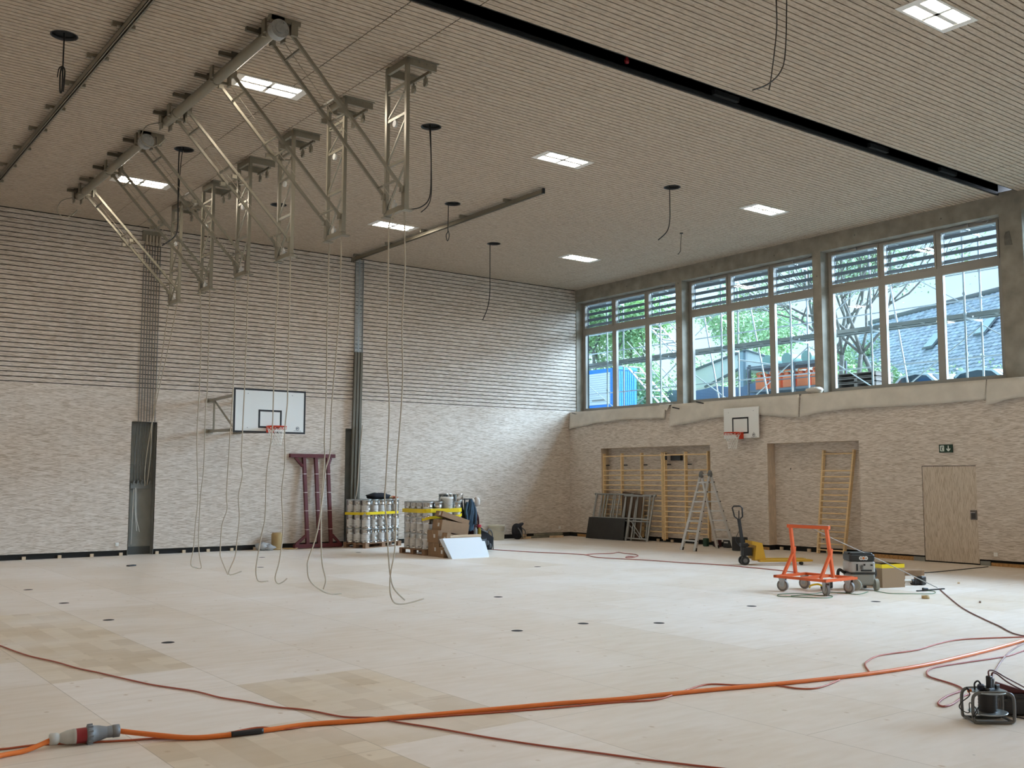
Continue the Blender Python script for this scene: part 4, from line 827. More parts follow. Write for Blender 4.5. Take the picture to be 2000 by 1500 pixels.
# ---- cardboard boxes in front of the second pallet
def carton(c_, sz, rz, tilt, label, flap=True, group='cardboard boxes in the pile'):
    R = Euler((tilt[0], tilt[1], rz)).to_matrix(); e = empty('cardboard_box', c_, label, 'cardboard box', group); t = MB(); t.box(c_, sz, R); obj('carton', t, m_card, e)
    t = MB(); cc = Vector(c_)
    t.box(cc+R @ Vector((0,0,sz[2]/2)), (sz[0]+.002,.05,.002), R); t.box(cc+R @ Vector((-sz[0]/2,0,sz[2]*.3)), (.002,.05,sz[2]*.4), R); t.box(cc+R @ Vector((0,-sz[1]/2,sz[2]*.0)), (sz[0],.001,.004), R); obj('packing_tape', t, mat('brown_tape', (.30,.18,.09), .35) if 'brown_tape' not in bpy.data.materials else bpy.data.materials['brown_tape'], e)
    t = MB(); t.box(cc+R @ Vector((-sz[0]/2-.001,-sz[1]*.15,sz[2]*.05)), (.003,.07,.09), R); obj('shipping_label', t, m_paper, e)
    return e
carton((-8.42,-4.90,.17), (.46,.50,.34), 0, (0,0), 'brown box at the bottom left of the carton pile')
carton((-7.95,-4.92,.17), (.46,.50,.34), 0, (0,0), 'brown box at the bottom right, behind the white panels')
carton((-8.46,-4.86,.50), (.40,.46,.31), .06, (0,0), 'upright brown box at the middle left of the carton pile')
carton((-8.05,-4.88,.44), (.36,.44,.19), -.05, (0,0), 'flat brown box in the middle of the carton pile')
carton((-8.52,-5.30,.42), (.20,.20,.34), .1, (0,math.radians(14)), 'narrow tilted brown box with a white label, front left of the pile')
carton((-8.60,-5.33,.13), (.22,.22,.25), .05, (0,0), 'small brown box on the floor at the front left corner')
carton((-8.3,-5.33,.16), (.32,.22,.32), .02, (0,0), 'brown box on the floor between the small box and the white panels')
carton((-8.10,-4.84,.705), (.86,.40,.29), .05, (0,math.radians(10)), 'long brown box tilted across the top of the pile')
carton((-8.02,-4.80,.94), (.88,.30,.13), .05, (0,math.radians(17)), 'topmost flat brown box slanting down to the right')
t = MB(); t.box((-8.0,-5.33,.51), (.95,.12,.055), Euler((.0,0,.02)).to_matrix()); obj('pale_plank', t, mat('pale_plank', (.62,.47,.32), .6), None, 'pale wooden plank lying behind the white panels', 'plank')
t = MB(); t.bx(-8.4,-7.6,-5.42,-5.26,.33,.48); obj('support_box', t, m_card, None, 'brown box under the pale plank, behind the white panels', 'cardboard box')
m_foam = mat('white_foam_board', (.66,.70,.74), .5)
for k in range(3):
    dy = .085*k; t = MB()
    a = [(-8.70+.02*k-.02, -5.86+dy, .0), (-7.62-.02*k, -5.86+dy, 0), (-7.60-.02*k, -5.86+dy+.40, .475-.01*k), (-8.72+.02*k-.02, -5.86+dy+.40, .475-.01*k)]
    t.prism(a, (0,.065,.0)); obj('insulation_board', t, m_foam, None, 'thick white insulation panel leaning on the cartons, %s of three' % ('front', 'middle', 'back')[k], 'insulation panel', 'white panels leaning on the boxes')
t = MB(); t.prism([(-7.62,-5.50,0),(-7.36,-5.50,0),(-7.36,-5.30,.36),(-7.62,-5.30,.36)], (0,.02,0)); obj('insulation_offcut', t, m_foam, None, 'small thin white panel at the right end of the leaning panels', 'insulation panel')
# ---- jackets, bags and tools at the right side of the stack
m_denim = mat('blue_jacket', (.035,.07,.11), .9, noise=.4, nscale=6); m_dcloth = mat('dark_cloth', (.012,.012,.016), .9, noise=.5, nscale=9); m_wine = mat('wine_cloth', (.045,.008,.01), .9)
def hanging(c_, w_, h, dpt, m, label, name='jacket', cat='jacket', seed=0):
    e = empty(name, (c_[0], c_[1], c_[2]-h), label, cat); t = MB(); n, rows = 28, 14; vs = []
    for j in range(rows):
        k = j/(rows-1); z = c_[2]-h*k; ww = w_*(.22+.78*min(1, (k*1.9)**.7))*(1-.15*max(0, k-.6)); dd = dpt*(.5+.5*min(1, k*3))
        for i in range(n):
            a = 2*PI*i/n; f_ = 1+.20*math.sin(i*2.3+seed+k*2.5)*min(1, k*2.5)+.09*math.sin(i*4.1+seed*2-k*3); vs.append((c_[0]+ww*math.cos(a)*f_+.05*math.sin(k*3+seed), c_[1]+dd*math.sin(a)*f_, z+.03*math.sin(i*1.3+seed)*k))
    t.add(vs, [(j*n+i, (j+1)*n+i, (j+1)*n+(i+1) % n, j*n+(i+1) % n) for j in range(rows-1) for i in range(n)], True); t.add(vs[:n], [tuple(range(n))]); t.add(vs[-n:], [tuple(reversed(range(n)))])
    obj('garment_body', t, m, e)
    for sg in (-1, 1):
        t = MB(); P = spline([(c_[0]+sg*w_*.55,c_[1]-.02,c_[2]-.10*h), (c_[0]+sg*w_*1.0,c_[1]-.05,c_[2]-.35*h), (c_[0]+sg*w_*.95,c_[1]-.08,c_[2]-.62*h), (c_[0]+sg*w_*.8,c_[1]-.08,c_[2]-.82*h)], 5); t.tube(P, w_*.27, 9); obj('sleeve', t, m, e)
    return e
st_ = MB(); st_.cyl((-7.2,-4.15,0),(-7.2,-4.15,1.42),.02); st_.bar((-7.25,-4.15,1.40),(-6.78,-4.12,1.40),.03,.03); st_.bar((-7.5,-4.15,.02),(-6.9,-4.15,.02),.04,.04); st_.bar((-7.2,-4.4,.02),(-7.2,-3.9,.02),.04,.04); obj('coat_stand', st_, m_blk, None, 'thin dark stand holding the work clothes beside the can stack', 'stand')
hanging((-7.08,-4.2,1.40), .15, .82, .09, m_denim, 'blue work jacket hanging at the right side of the can stack', seed=1)
hanging((-6.85,-4.08,1.12), .10, .62, .08, m_wine, 'dark wine red garment hanging right of the blue jacket', 'garment', 'clothing', 2)
hanging((-7.24,-4.12,1.36), .07, .75, .07, m_dcloth, 'black jacket hanging between the cans and the blue jacket', seed=4)
t = MB(); t.ball((-6.80,-4.14,1.33), .10, .08, .12, 12, 8, None, lambda i, j: .08*math.sin(i*1.8+j)); t.ball((-6.93,-4.14,1.35), .06, .05, .07, 10, 7); obj('work_hat', t, mat('pale_cap', (.52,.47,.42), .85), None, 'pale cap on the stand above the wine red garment', 'cap')
def pack(c_, label, m1, sx=.2, sy=.14, sz=.24, lean_=.25):
    e = empty('backpack', c_, label, 'backpack'); R = Euler((0, lean_, 0)).to_matrix(); t = MB(); t.ball((c_[0],c_[1],c_[2]+sz), sx, sy, sz, 14, 10, R, lambda i, j: .07*math.sin(i*2+j)); obj('bag_body', t, m1, e)
    t = MB(); t.ball((c_[0]+.06,c_[1]-.02,c_[2]+sz*1.75), sx*.95, sy*.9, .05, 12, 6, Euler((0,-.45,0)).to_matrix()); obj('bag_flap', t, m1, e)
    t = MB(); t.tube(spline([(c_[0]-.08,c_[1]-sy,c_[2]+sz*1.5),(c_[0]+.0,c_[1]-sy*1.25,c_[2]+sz),(c_[0]+.1,c_[1]-sy*1.15,c_[2]+.04)], 5), .02); t.tube(spline([(c_[0]+.1,c_[1]-sy*.8,c_[2]+sz*1.5),(c_[0]+.24,c_[1]-sy*.8,c_[2]+sz),(c_[0]+.22,c_[1]-sy*.8,c_[2]+.05)], 5), .016); obj('bag_strap', t, mat('grey_webbing', (.13,.13,.13), .8) if 'grey_webbing' not in bpy.data.materials else bpy.data.materials['grey_webbing'], e)
pack((-2.62,-.45,0), 'dark backpack with open flap on the floor before the back wall', m_dcloth, .2, .15, .25, -.2)
e = empty('tool_bag', (-6.62,-4.0,0), 'black slanting tool bag with tubes beside the hanging clothes', 'tool bag')
t = MB(); t.prism([(-6.92,-4.12,.03),(-6.28,-4.12,.03),(-6.22,-4.12,.35),(-6.45,-4.12,.5),(-6.86,-4.12,.80),(-6.93,-4.12,.72)], (0,.28,0)); obj('bag_body', t, m_dcloth, e)
t = MB(); t.tube(spline([(-6.9,-4.13,.76),(-6.7,-4.15,.60),(-6.45,-4.15,.50)], 4), .018); t.tube(spline([(-6.46,-4.1,.48),(-6.36,-4.1,.58),(-6.27,-4.1,.5),(-6.24,-4.1,.36),(-6.22,-4.1,.03)], 5), .018); obj('bag_strap', t, bpy.data.materials['grey_webbing'], e)
t = MB()
for i in range(7): t.ball((-6.85+i*.08,-4.16,.14+.04*(i % 3)), .05, .04, .07, 8, 6)
obj('bag_pocket', t, mat('grey_pocket', (.10,.11,.12), .8), e)
for k, (x, col, lab) in enumerate(((-7.05,(.3,.32,.33),'grey cartridge tube in the tool tray beside the black bag'), (-6.93,(.33,.24,.02),'yellow spray can with pink cap in the tool tray'))):
    t = MB(); t.cyl((x,-4.45,.36),(x,-4.45,.62),.045,n=12); t.cyl((x,-4.45,.62),(x,-4.45,.66),.03,n=12); o_ = obj('spray_can', t, mat('tube_%d' % k, col, .4), None, lab, 'can')
    if k: t = MB(); t.cyl((x,-4.45,.66),(x,-4.45,.73),.055,n=12); obj('cap', t, mat('pink_cap', (.5,.05,.08), .5), o_)
t = MB(); t.bx(-7.2,-6.8,-4.6,-4.3,.0,.3); t.bx(-7.2,-7.18,-4.6,-4.3,.3,.38); t.bx(-6.82,-6.8,-4.6,-4.3,.3,.38); t.bx(-7.18,-6.82,-4.6,-4.58,.3,.36); obj('tool_tray', t, mat('blue_grey_tray', (.09,.11,.13), .6), None, 'blue grey tool tray behind the white panels', 'tray')
# timber offcuts by the back wall
for (x0, x1, y, z, col, lab) in ((-2.1,-.75,-.3,.0,(.17,.16,.12),'long grey green board lying on the floor along the back wall'), (-1.75,-.55,-.24,.07,(.20,.19,.14),'upper grey green board on the stack near the corner'), (-2.35,-2.0,-.34,.0,(.55,.40,.24),'pale wood offcut next to the backpack'), (-1.25,-.72,-.46,.0,(.6,.44,.28),'pale wood offcut in front of the grey boards'), (-2.32,-2.15,-.28,.075,(.58,.42,.26),'small pale wood block lying on the offcut by the backpack')):
    t = MB(); t.box(((x0+x1)/2,y,z+.035), (x1-x0,.11,.065), Euler((0,0,.05)).to_matrix()); obj('timber_piece', t, mat('timber_'+lab.split()[1]+str(int(z*1000)), col, .7, noise=.2), None, lab, 'timber', 'timber pieces by the back wall')
# ================================================================== WINDOW WALL EQUIPMENT
def wallbars(ys, x, label, zt=2.70):
    e = empty('wall_bars', (x, (ys[0]+ys[-1])/2, .1), label, 'wall bars', 'pine wall bars in the recess')
    for y in ys:
        t = MB(); t.bx(x-.055, x+.055, y-.02, y+.02, .1, zt+.06); obj('upright', t, m_wood, e)
    zs = [zt-.03, 2.21]+[2.21-.158*k for k in range(1, 13)]
    for a, b_ in zip(ys[:-1], ys[1:]):
        for i, z in enumerate(zs):
            t = MB(); t.ball((0,0,0), 1, 1, 1, 2, 2) if False else t.cyl((x-.03+(.0 if i else -.02), a-.02, z), (x-.03+(.0 if i else -.02), b_+.02, z), .0195, n=8); obj('rung', t, m_wood, e)
        t = MB(); t.bx(x+.05, x+.09, a-.02, a-.16, 2.36, 2.40); obj('wall_cleat', t, m_blk, e)
    return e
wallbars([-1.62,-2.47,-3.38,-4.29], .12, 'left pine wall bars with three bays in the first recess')
e = wallbars([-4.42,-5.27,-6.17], .11, 'right pine wall bars with two bays in the first recess, behind the ladder')
t = MB(); t.bx(.08,.14,-4.38,-4.46,2.52,2.72); t.bx(.06,.08,-4.32,-4.5,2.56,2.66); t.bx(.2,.32,-4.55,-4.95,2.5,2.68); obj('swing_hinge', t, mat('hinge_black', (.03,.03,.03), .5), e)
t = MB(); t.bx(.03,.12,-4.36,-4.39,.06,2.74); obj('frame_post', t, m_wood, e)
# single wall-bar section leaning in the second recess
e = empty('wall_bars', (.12, -10.5, 0), 'single pine wall bar section leaning crooked in the recess beside the door', 'wall bars')
fa, fb, ta, tb = Vector((.03,-9.99,.0)), Vector((.03,-10.78,.0)), Vector((.26,-10.09,2.70)), Vector((.26,-11.01,2.70))
for a, b_ in ((fa,ta),(fb,tb)):
    t = MB(); t.bar(a+Vector((0,0,.01)), b_, .045, .10, (1,0,0)); obj('upright', t, m_wood, e)
for i in range(15):
    k = (.965 if i == 0 else .80-(i-1)*.0585); t = MB(); t.cyl(fa+(ta-fa)*k+Vector((-.03,0,0)), fb+(tb-fb)*k+Vector((-.03,0,0)), .0175, n=8); obj('rung', t, m_wood, e)
t = MB()
for y in (-8.95,-9.95):
    for z in (2.22,.35): t.cyl((REC-.006,y,z),(REC+.001,y,z),.02,n=8)
obj('trim_3', t, m_blk, kind='structure')
# steel scaffold frames and dark panel leaning at the corner end of the first recess
m_fr = mat('scaffold_tube_grey', (.36,.37,.36), .45, .55)
def steel_frame(o_, w_, h, lean_, n, label, dark=False):
    e = empty('scaffold_frame', o_, label, 'steel frame', 'steel frames leaning by the wall bars'); o_ = Vector(o_); u = Vector((lean_, -.03, math.sqrt(1-lean_**2))); v_ = Vector((.03,-1,0))
    for k, nm in ((0,'side_tube'),(1,'side_tube')):
        t = MB(); t.cyl(o_+v_*w_*k, o_+v_*w_*k+u*h, .03, n=8); obj(nm, t, m_fr, e)
    t = MB(); t.cyl(o_+u*(h-.03)-v_*.06, o_+v_*(w_+.06)+u*(h-.03), .026, n=8); t.cyl(o_+u*(h-.03)-v_*.07, o_+u*(h-.03)-v_*.05, .04, n=8); t.cyl(o_+v_*(w_+.05)+u*(h-.03), o_+v_*(w_+.08)+u*(h-.03), .04, n=8); obj('top_tube', t, m_fr, e)
    for k in range(1, n):
        t = MB(); q = o_+v_*w_*k/n; t.cyl(q+u*(.55 if dark else .05), q+u*(h-.04), .024, n=6); obj('bar', t, m_fr, e)
    for z in (.08,.62,.70):
        t = MB(); t.cyl(o_+u*z, o_+v_*w_+u*z, .022, n=6); obj('cross_tube', t, m_fr, e)
    t = MB(); t.cyl(o_+u*.62+v_*.1, o_+u*.1+v_*(w_*.75), .016, n=6); obj('diagonal', t, m_fr, e)
steel_frame((-.32,-1.36,0), 1.62, 1.50, .20, 6, 'steel frame with close bars behind the dark panel, left')
steel_frame((-.26,-1.75,0), 1.45, 1.49, .18, 3, 'second steel frame in the leaning stack, behind the first')
steel_frame((-.27,-3.02,0), .92, 1.48, .20, 1, 'open steel frame at the right end of the leaning stack')
steel_frame((-.20,-2.75,0), 1.05, 1.44, .13, 4, 'steel frame with lower legs at the back right of the stack')
t = MB(); t.prism([(-.42,-1.28,.01),(-.40,-3.03,.01),(-.29,-3.02,.69),(-.31,-1.32,.69)], (.02,0,.0)); obj('fibre_board', t, mat('dark_fibre_panel', (.022,.020,.018), .55, noise=.25, nscale=3), None, 'black rectangular panel leaning before the steel frames', 'panel')
t = MB(); t.prism([(-.13,-2.6,.02),(-.13,-3.5,.02),(.01,-3.5,1.45),(.01,-2.6,1.53)], (.02,0,0)); obj('hard_board', t, mat('brown_panel', (.07,.04,.02), .7), None, 'brown board standing behind the steel frames and before the wall bars', 'panel')
# telescopic aluminium ladder
e = empty('step_ladder', (-1.25,-7.25,0), 'aluminium telescopic step ladder standing open before the first recess', 'ladder')
A = [Vector((-1.88,-6.93,0)), Vector((-2.0,-7.53,0))]; B = [Vector((-.56,-7.06,0)), Vector((-.50,-7.62,0))]; T = [Vector((-1.25,-7.12,2.10)), Vector((-1.26,-7.45,2.12))]
for leg, nm in ((A,'front'),(B,'rear')):
    for k in range(2):
        mid = leg[k]+(T[k]-leg[k])*.52; t = MB(); t.bar(leg[k], mid, .055, .085, (0,1,0)); t.bar(leg[k]+(T[k]-leg[k])*.4, T[k], .045, .066, (0,1,0)); obj('side_rail', t, m_alu, e)
        t = MB(); d_ = (T[k]-leg[k]).normalized(); t.bar(leg[k], leg[k]+d_*.09, .05, .10, (0,1,0)); obj('rubber_foot', t, m_blk, e)
    for i in range(1, 8):
        k_ = i/8; p_, q_ = leg[0]+(T[0]-leg[0])*k_, leg[1]+(T[1]-leg[1])*k_; t = MB(); t.bar(p_, q_, .05, .035); t.m = 1; d_ = (q_-p_).normalized(); t.bar(p_-d_*.05, p_-d_*.015, .03, .03); t.bar(q_+d_*.015, q_+d_*.05, .03, .03); obj('rung', t, [m_alu, m_blk], e)
for k in range(2):
    t = MB(); t.lathe(T[k]+Vector((0,0,-.06)), [(0,-.08),(.06,-.06),(.075,.02),(.05,.10),(.0,.13)], 12); obj('hinge_joint', t, mat('ladder_grey', (.13,.13,.125), .5) if 'ladder_grey' not in bpy.data.materials else bpy.data.materials['ladder_grey'], e)
t = MB(); t.cyl(T[0]+Vector((0,0,-.05)), T[1]+Vector((0,0,-.05)), .02); obj('top_bar', t, m_alu, e)
for (x, y, w_, col, lab) in ((-.25,-6.35,.14,(.012,.045,.025),'small dark green box under the ladder by the wall'), (-.2,-6.75,.2,(.06,.012,.014),'small dark red bundle behind the ladder by the wall'), (-.2,-7.12,.24,(.02,.02,.02),'small black bundle with pale strap between the ladder legs by the wall')):
    t = MB(); t.rbox((x,y,.12), (.14,w_,.23), .03); 
    if 'strap' in lab: t.m = 1; t.bx(x-.075,x-.065,y-.07,y+.07,.13,.17)
    obj('tool_box', t, [mat('box_'+lab.split()[2], col, .6), m_paper], None, lab, 'box')
# pallet truck
m_yel = mat('truck_yellow', (.60,.33,.02), .45)
e = empty('pallet_truck', (-4.2,-11.12,0), 'yellow hand pallet truck with black handle near the ladder', 'pallet truck')
f_ = Vector((1.15,-.66,0)).normalized(); s_ = Vector((f_.y*-1, f_.x, 0)); o_ = Vector((-4.24,-11.10,0)); UP = Vector((0,0,1)); Rt = Matrix((f_, s_, UP)).transposed()
for k in (-1, 1):
    t = MB(); t.box(o_+f_*.88+s_*k*.19+UP*.105, (1.2,.16,.05), Rt); t.box(o_+f_*1.46+s_*k*.19+UP*.10, (.16,.10,.04), Rt); obj('fork', t, m_yel, e)
    t = MB(); t.cyl(o_+f_*1.28+s_*(k*.19-.035)+UP*.04, o_+f_*1.28+s_*(k*.19+.035)+UP*.04, .04, n=12); obj('load_roller', t, m_blk, e)
    t = MB(); t.cyl(o_+s_*(k*.07-.03)+UP*.1, o_+s_*(k*.07+.03)+UP*.1, .10, n=20); w_ = obj('steer_wheel', t, m_blk, e)
    t = MB(); t.cyl(o_+s_*(k*.07-.033)+UP*.1, o_+s_*(k*.07+.033)+UP*.1, .05, n=14); obj('wheel_hub', t, mat('hub_grey', (.16,.16,.16), .5) if 'hub_grey' not in bpy.data.materials else bpy.data.materials['hub_grey'], w_)
t = MB(); t.prism([o_+f_*.18-s_*.22+UP*.13, o_+f_*.44-s_*.22+UP*.13, o_+f_*.36-s_*.22+UP*.5, o_+f_*.12-s_*.22+UP*.55, o_+f_*.12-s_*.22+UP*.47, o_+f_*.22-s_*.22+UP*.44], s_*.44); obj('front_plate', t, m_yel, e)
t = MB(); t.cyl(o_+UP*.15, o_+UP*.42, .06); t.box(o_+UP*.3+f_*.06, (.2,.2,.18), Rt); t.box(o_+UP*.45, (.16,.14,.08), Rt); obj('pump', t, m_blk, e)
hb = o_-f_*.02+UP*.45; ht = o_-f_*.10+UP*1.03; t = MB(); t.bar(hb, ht, .05, .06); hd = (ht-hb).normalized()
hs = Vector((.62,-.78,0)); lp = [ht+hd*q[1]+hs*q[0] for q in ((0,-.02),(-.09,.06),(-.11,.26),(-.07,.30),(.07,.30),(.11,.26),(.09,.06))]; t.tube(lp, .018, 8, True); t.bar(ht, ht+hd*.2+hs*.03, .015, .02); obj('handle', t, m_blk, e)
t = MB(); t.tube(spline([o_+UP*.4-f_*.05+s_*.08, o_+UP*.55-f_*.15+s_*.1, o_+UP*.75-f_*.09+s_*.05], 4), .008); obj('release_cable', t, m_blk, e)
t = MB(); t.rbox((-.86,-8.12,.19), (.14,.42,.37), .03, Matrix.Rotation(.3,3,'Z')); t.m = 1; t.box((-.93,-8.09,.31), (.012,.14,.05), Matrix.Rotation(.3,3,'Z')); obj('machine_case', t, [m_blk, mat('case_handle', (.16,.18,.22), .5)], None, 'black machine case standing on the floor behind the yellow truck', 'case')
# orange panel trolley
m_or = mat('trolley_orange', (.72,.12,.025), .42)
e = empty('panel_trolley', (-7.6,-15.5,0), 'orange steel panel trolley with upright frame and four castors', 'trolley')
x0, x1, y0, y1, zt_ = -8.03, -7.2, -16.02, -15.0, .285
for a, b_ in (((x0,y0),(x0,y1)),((x1,y0),(x1,y1)),((x0,y0),(x1,y0)),((x0,y1),(x1,y1)),((x0,-15.5),(x1,-15.5))):
    t = MB(); d_ = Vector((b_[0]-a[0], b_[1]-a[1], 0)).normalized()*.03; t.bar((a[0]-d_.x,a[1]-d_.y,zt_-.025), (b_[0]+d_.x,b_[1]+d_.y,zt_-.025), .06, .045); obj('base_bar', t, m_or, e)
tops = []
for yb, yt in ((-15.0,-15.02),(-15.78,-15.77)):
    t = MB(); p_ = Vector((-7.48,yb,zt_-.02)); q_ = Vector((-7.62,yt,1.12)); t.bar(p_, q_, .05, .05, (1,0,0)); obj('upright', t, m_or, e); tops.append(q_)
    t = MB(); q2 = p_+(q_-p_)*.46; t.bar((-7.83,yb,zt_-.02), q2, .045, .045, (1,0,0)); t.bar(q2-Vector((.0,0,.02)), q2+Vector((.02,0,.1)), .06, .055, (1,0,0)); obj('brace', t, m_or, e)
t = MB(); dd = (tops[1]-tops[0]).normalized(); t.bar(tops[0]-dd*.06, tops[1]+dd*.06, .055, .06); tb_ = obj('top_bar', t, m_or, e)
t = MB(); t.bar(tops[0]-dd*.0+Vector((0,0,.034)), tops[1]+dd*.05+Vector((0,0,.034)), .05, .008); obj('edge_protector', t, mat('grey_rubber', (.3,.3,.31), .5), tb_)
for k, (wx, wy) in enumerate(((-7.70,-15.02),(-7.16,-14.98),(-7.70,-15.72),(-7.24,-15.86))):
    wx = (x0+.12, x1-.06, x0+.12, x1-.06)[k]; wy = (y1-.05, y1-.02, y0+.08, y0+.08)[k]
    rz = (.5, .2, .8, .4)[k]; ax = Vector((-math.sin(rz), math.cos(rz), 0))*1.0; ax = Vector(((.96,.26,0),(.99,.1,0),(.9,-.43,0),(1,-.0,0))[k]); c_ = Vector((wx,wy,.1))
    t = MB(); t.cyl(c_-ax*.024, c_+ax*.024, .10, n=22); w_ = obj('castor_wheel', t, mat('castor_rubber', (.20,.185,.17), .6) if 'castor_rubber' not in bpy.data.materials else bpy.data.materials['castor_rubber'], e)
    t = MB(); t.cyl(c_-ax*.027, c_+ax*.027, .068, n=18); t.cyl(c_-ax*.034, c_+ax*.034, .022, n=10); obj('wheel_disc', t, mat('castor_pale', (.45,.42,.37), .5) if 'castor_pale' not in bpy.data.materials else bpy.data.materials['castor_pale'], w_)
    t = MB(); fd = Vector((-ax.y, ax.x, 0))
    for sg in (-1, 1): t.prism([c_+ax*.036*sg+fd*.03-UP*.02, c_+ax*.036*sg-fd*.03-UP*.02, c_+ax*.036*sg-fd*.06+UP*.13, c_+ax*.036*sg+fd*.06+UP*.13], ax*.005*sg)
    t.box(c_+UP*.135, (.11,.11,.012)); obj('castor_fork', t, m_galv, e)
# dust extractor
e = empty('dust_extractor', (-6.62,-15.62,0), 'grey and black mobile dust extractor beside the orange trolley', 'vacuum cleaner')
ang = math.radians(-38); Rv = Matrix.Rotation(ang, 3, 'Z'); c_ = Vector((-6.55,-15.66,0))
def V(x, y, z): return c_+Rv @ Vector((x,y,z))
m_vg = mat('extractor_grey', (.30,.31,.285), .5); m_vd = mat('extractor_black', (.018,.02,.02), .45); m_vw = mat('extractor_wheel', (.33,.34,.29), .55)
t = MB(); t.rbox(V(0,0,.19), (.46,.40,.20), .05, Rv); t.rbox(V(0,0,.11), (.40,.34,.06), .05, Rv); obj('dust_tank', t, m_vg, e)
t = MB(); t.rbox(V(0,0,.40), (.46,.42,.20), .05, Rv); obj('motor_housing', t, mat('extractor_pale', (.42,.42,.40), .5), e)
t = MB(); t.rbox(V(0,0,.298), (.47,.43,.018), .05, Rv); obj('seal', t, m_vd, e)
t = MB(); t.rbox(V(0,0,.565), (.45,.41,.12), .04, Rv); t.rbox(V(.0,0,.635), (.40,.36,.03), .04, Rv); t.bar(V(-.2,-.12,.64), V(-.2,.12,.64), .05, .03); tp = obj('top_cover', t, m_vd, e)
t = MB()
for k in (-1, 0, 1): t.disc(V(.02+.045*k,-.2065,.56), .034, 18, Rv @ Matrix.Rotation(PI/2, 3, 'X'))
t.m = 1; t.disc(V(.02,-.2075,.56), .022, 14, Rv @ Matrix.Rotation(PI/2, 3, 'X')); t.m = 2
for k in (-1, 1): t.disc(V(.02+.045*k,-.2075,.56), .018, 14, Rv @ Matrix.Rotation(PI/2, 3, 'X'))
obj('sticker', t, [m_white, mat('sticker_orange', (.7,.2,.04), .5), mat('sticker_grey', (.35,.35,.34), .5)], tp, 'three round white and orange stickers')
t = MB(); t.box(V(.06,-.214,.345), (.19,.012,.03), Rv); t.box(V(-.10,-.214,.40), (.03,.012,.12), Rv); t.box(V(.155,-.214,.44), (.04,.012,.025), Rv); t.box(V(.03,-.214,.445), (.03,.014,.03), Rv)
for i in range(5): t.box(V(-.02,-.2135,.36+i*.018), (.06,.01,.006), Rv)
obj('socket_panel', t, m_vd, e)
for wc, wa in (((-.14,-.235,.10),(-.55,-.83,0)), ((.245,-.16,.10),(1,0,0))):
    wa = Vector(wa); wc = Vector(wc); p_, q_ = wc-wa*.03, wc+wa*.03
    t = MB(); t.cyl(V(*p_), V(*q_), .10, n=24); w_ = obj('rear_wheel', t, m_vw, e)
    t = MB(); t.cyl(V(*q_), V(*(wc+wa*.037)), .06, n=16); obj('wheel_cap', t, m_vg, w_)
for sx in (-1, 1): t = MB(); t.cyl(V(sx*.13,.17,.04), V(sx*.17,.17,.04), .04, n=12); obj('front_castor', t, m_vd, e)
t = MB(); t.tube(spline([V(-.24,.05,.28), V(-.34,.02,.34), V(-.37,.02,.26), V(-.33,.05,.16), V(-.25,.08,.18)], 6), .028, 10); obj('suction_hose', t, m_vd, e)
t = MB(); t.tube(spline([V(.24,.0,.38), V(.29,0,.34), V(.29,0,.24), V(.245,0,.2)], 5), .02, 8); obj('side_clip', t, m_vd, e)
# box with yellow tape
Rb = Matrix.Rotation(math.radians(-17), 3, 'Z'); cb_ = Vector((-5.76,-15.66,0)); bs = (.50,.46,.42); e = empty('cardboard_box', cb_, 'square cardboard box with a yellow tape band beside the dust extractor', 'cardboard box')
t = MB(); t.box(cb_+UP*.21, bs, Rb); obj('carton', t, mat('kraft_card', (.33,.22,.13), .75), e)
t = MB(); t.box(cb_+UP*.385, (bs[0]+.006,bs[1]+.006,.07), Rb); obj('yellow_band', t, m_tape, e, 'yellow tape band')
t = MB(); t.box(cb_+UP*.421, (bs[0]+.002,.05,.004), Rb); t.box(cb_+UP*.4215, (.004,bs[1],.004), Rb); obj('packing_tape', t, bpy.data.materials['brown_tape'], e)
t = MB(); t.box((-4.98,-15.62,.20), (.62,.12,.10), Matrix.Rotation(-.62,3,'Z')); t.box((-5.1,-15.58,.08), (.1,.1,.15), Matrix.Rotation(-.62,3,'Z')); t.box((-4.78,-15.72,.08), (.1,.1,.15), Matrix.Rotation(-.62,3,'Z')); obj('wood_trestle', t, mat('trestle_wood', (.36,.24,.15), .7, noise=.2), None, 'low wooden bench behind the box with the yellow tape', 'wood bench')
e = empty('floor_grinder', (-5.05,-15.85,0), 'black power tool with pale handle lying behind the yellow banded box', 'power tool')
t = MB(); t.cyl((-5.17,-15.83,.05),(-5.02,-15.9,.06), .055, n=12); t.rbox((-4.99,-15.92,.08), (.16,.12,.15), .03); t.cyl((-5.12,-15.90,.055),(-5.12,-15.86,.055),.055,n=14); obj('tool_body', t, m_blk, e)
t = MB(); t.cyl((-5.17,-15.82,.07),(-5.5,-15.72,.09), .03, n=10); obj('tool_handle', t, mat('pale_tool_handle', (.5,.45,.38), .5), e)
e = empty('power_tool', (-7.15,-15.4,0), 'dark power tool with yellow hose on the floor behind the orange trolley', 'power tool')
t = MB(); t.cyl((-7.3,-15.45,.06),(-6.95,-15.3,.07), .055, n=12); t.rbox((-6.92,-15.28,.08), (.12,.12,.14), .03); obj('tool_body', t, m_vd, e)
t = MB(); t.tube(spline([(-7.32,-15.45,.08),(-7.42,-15.42,.12),(-7.46,-15.3,.09),(-7.36,-15.2,.04)], 5), .016, 8); obj('yellow_hose', t, m_tape, e)
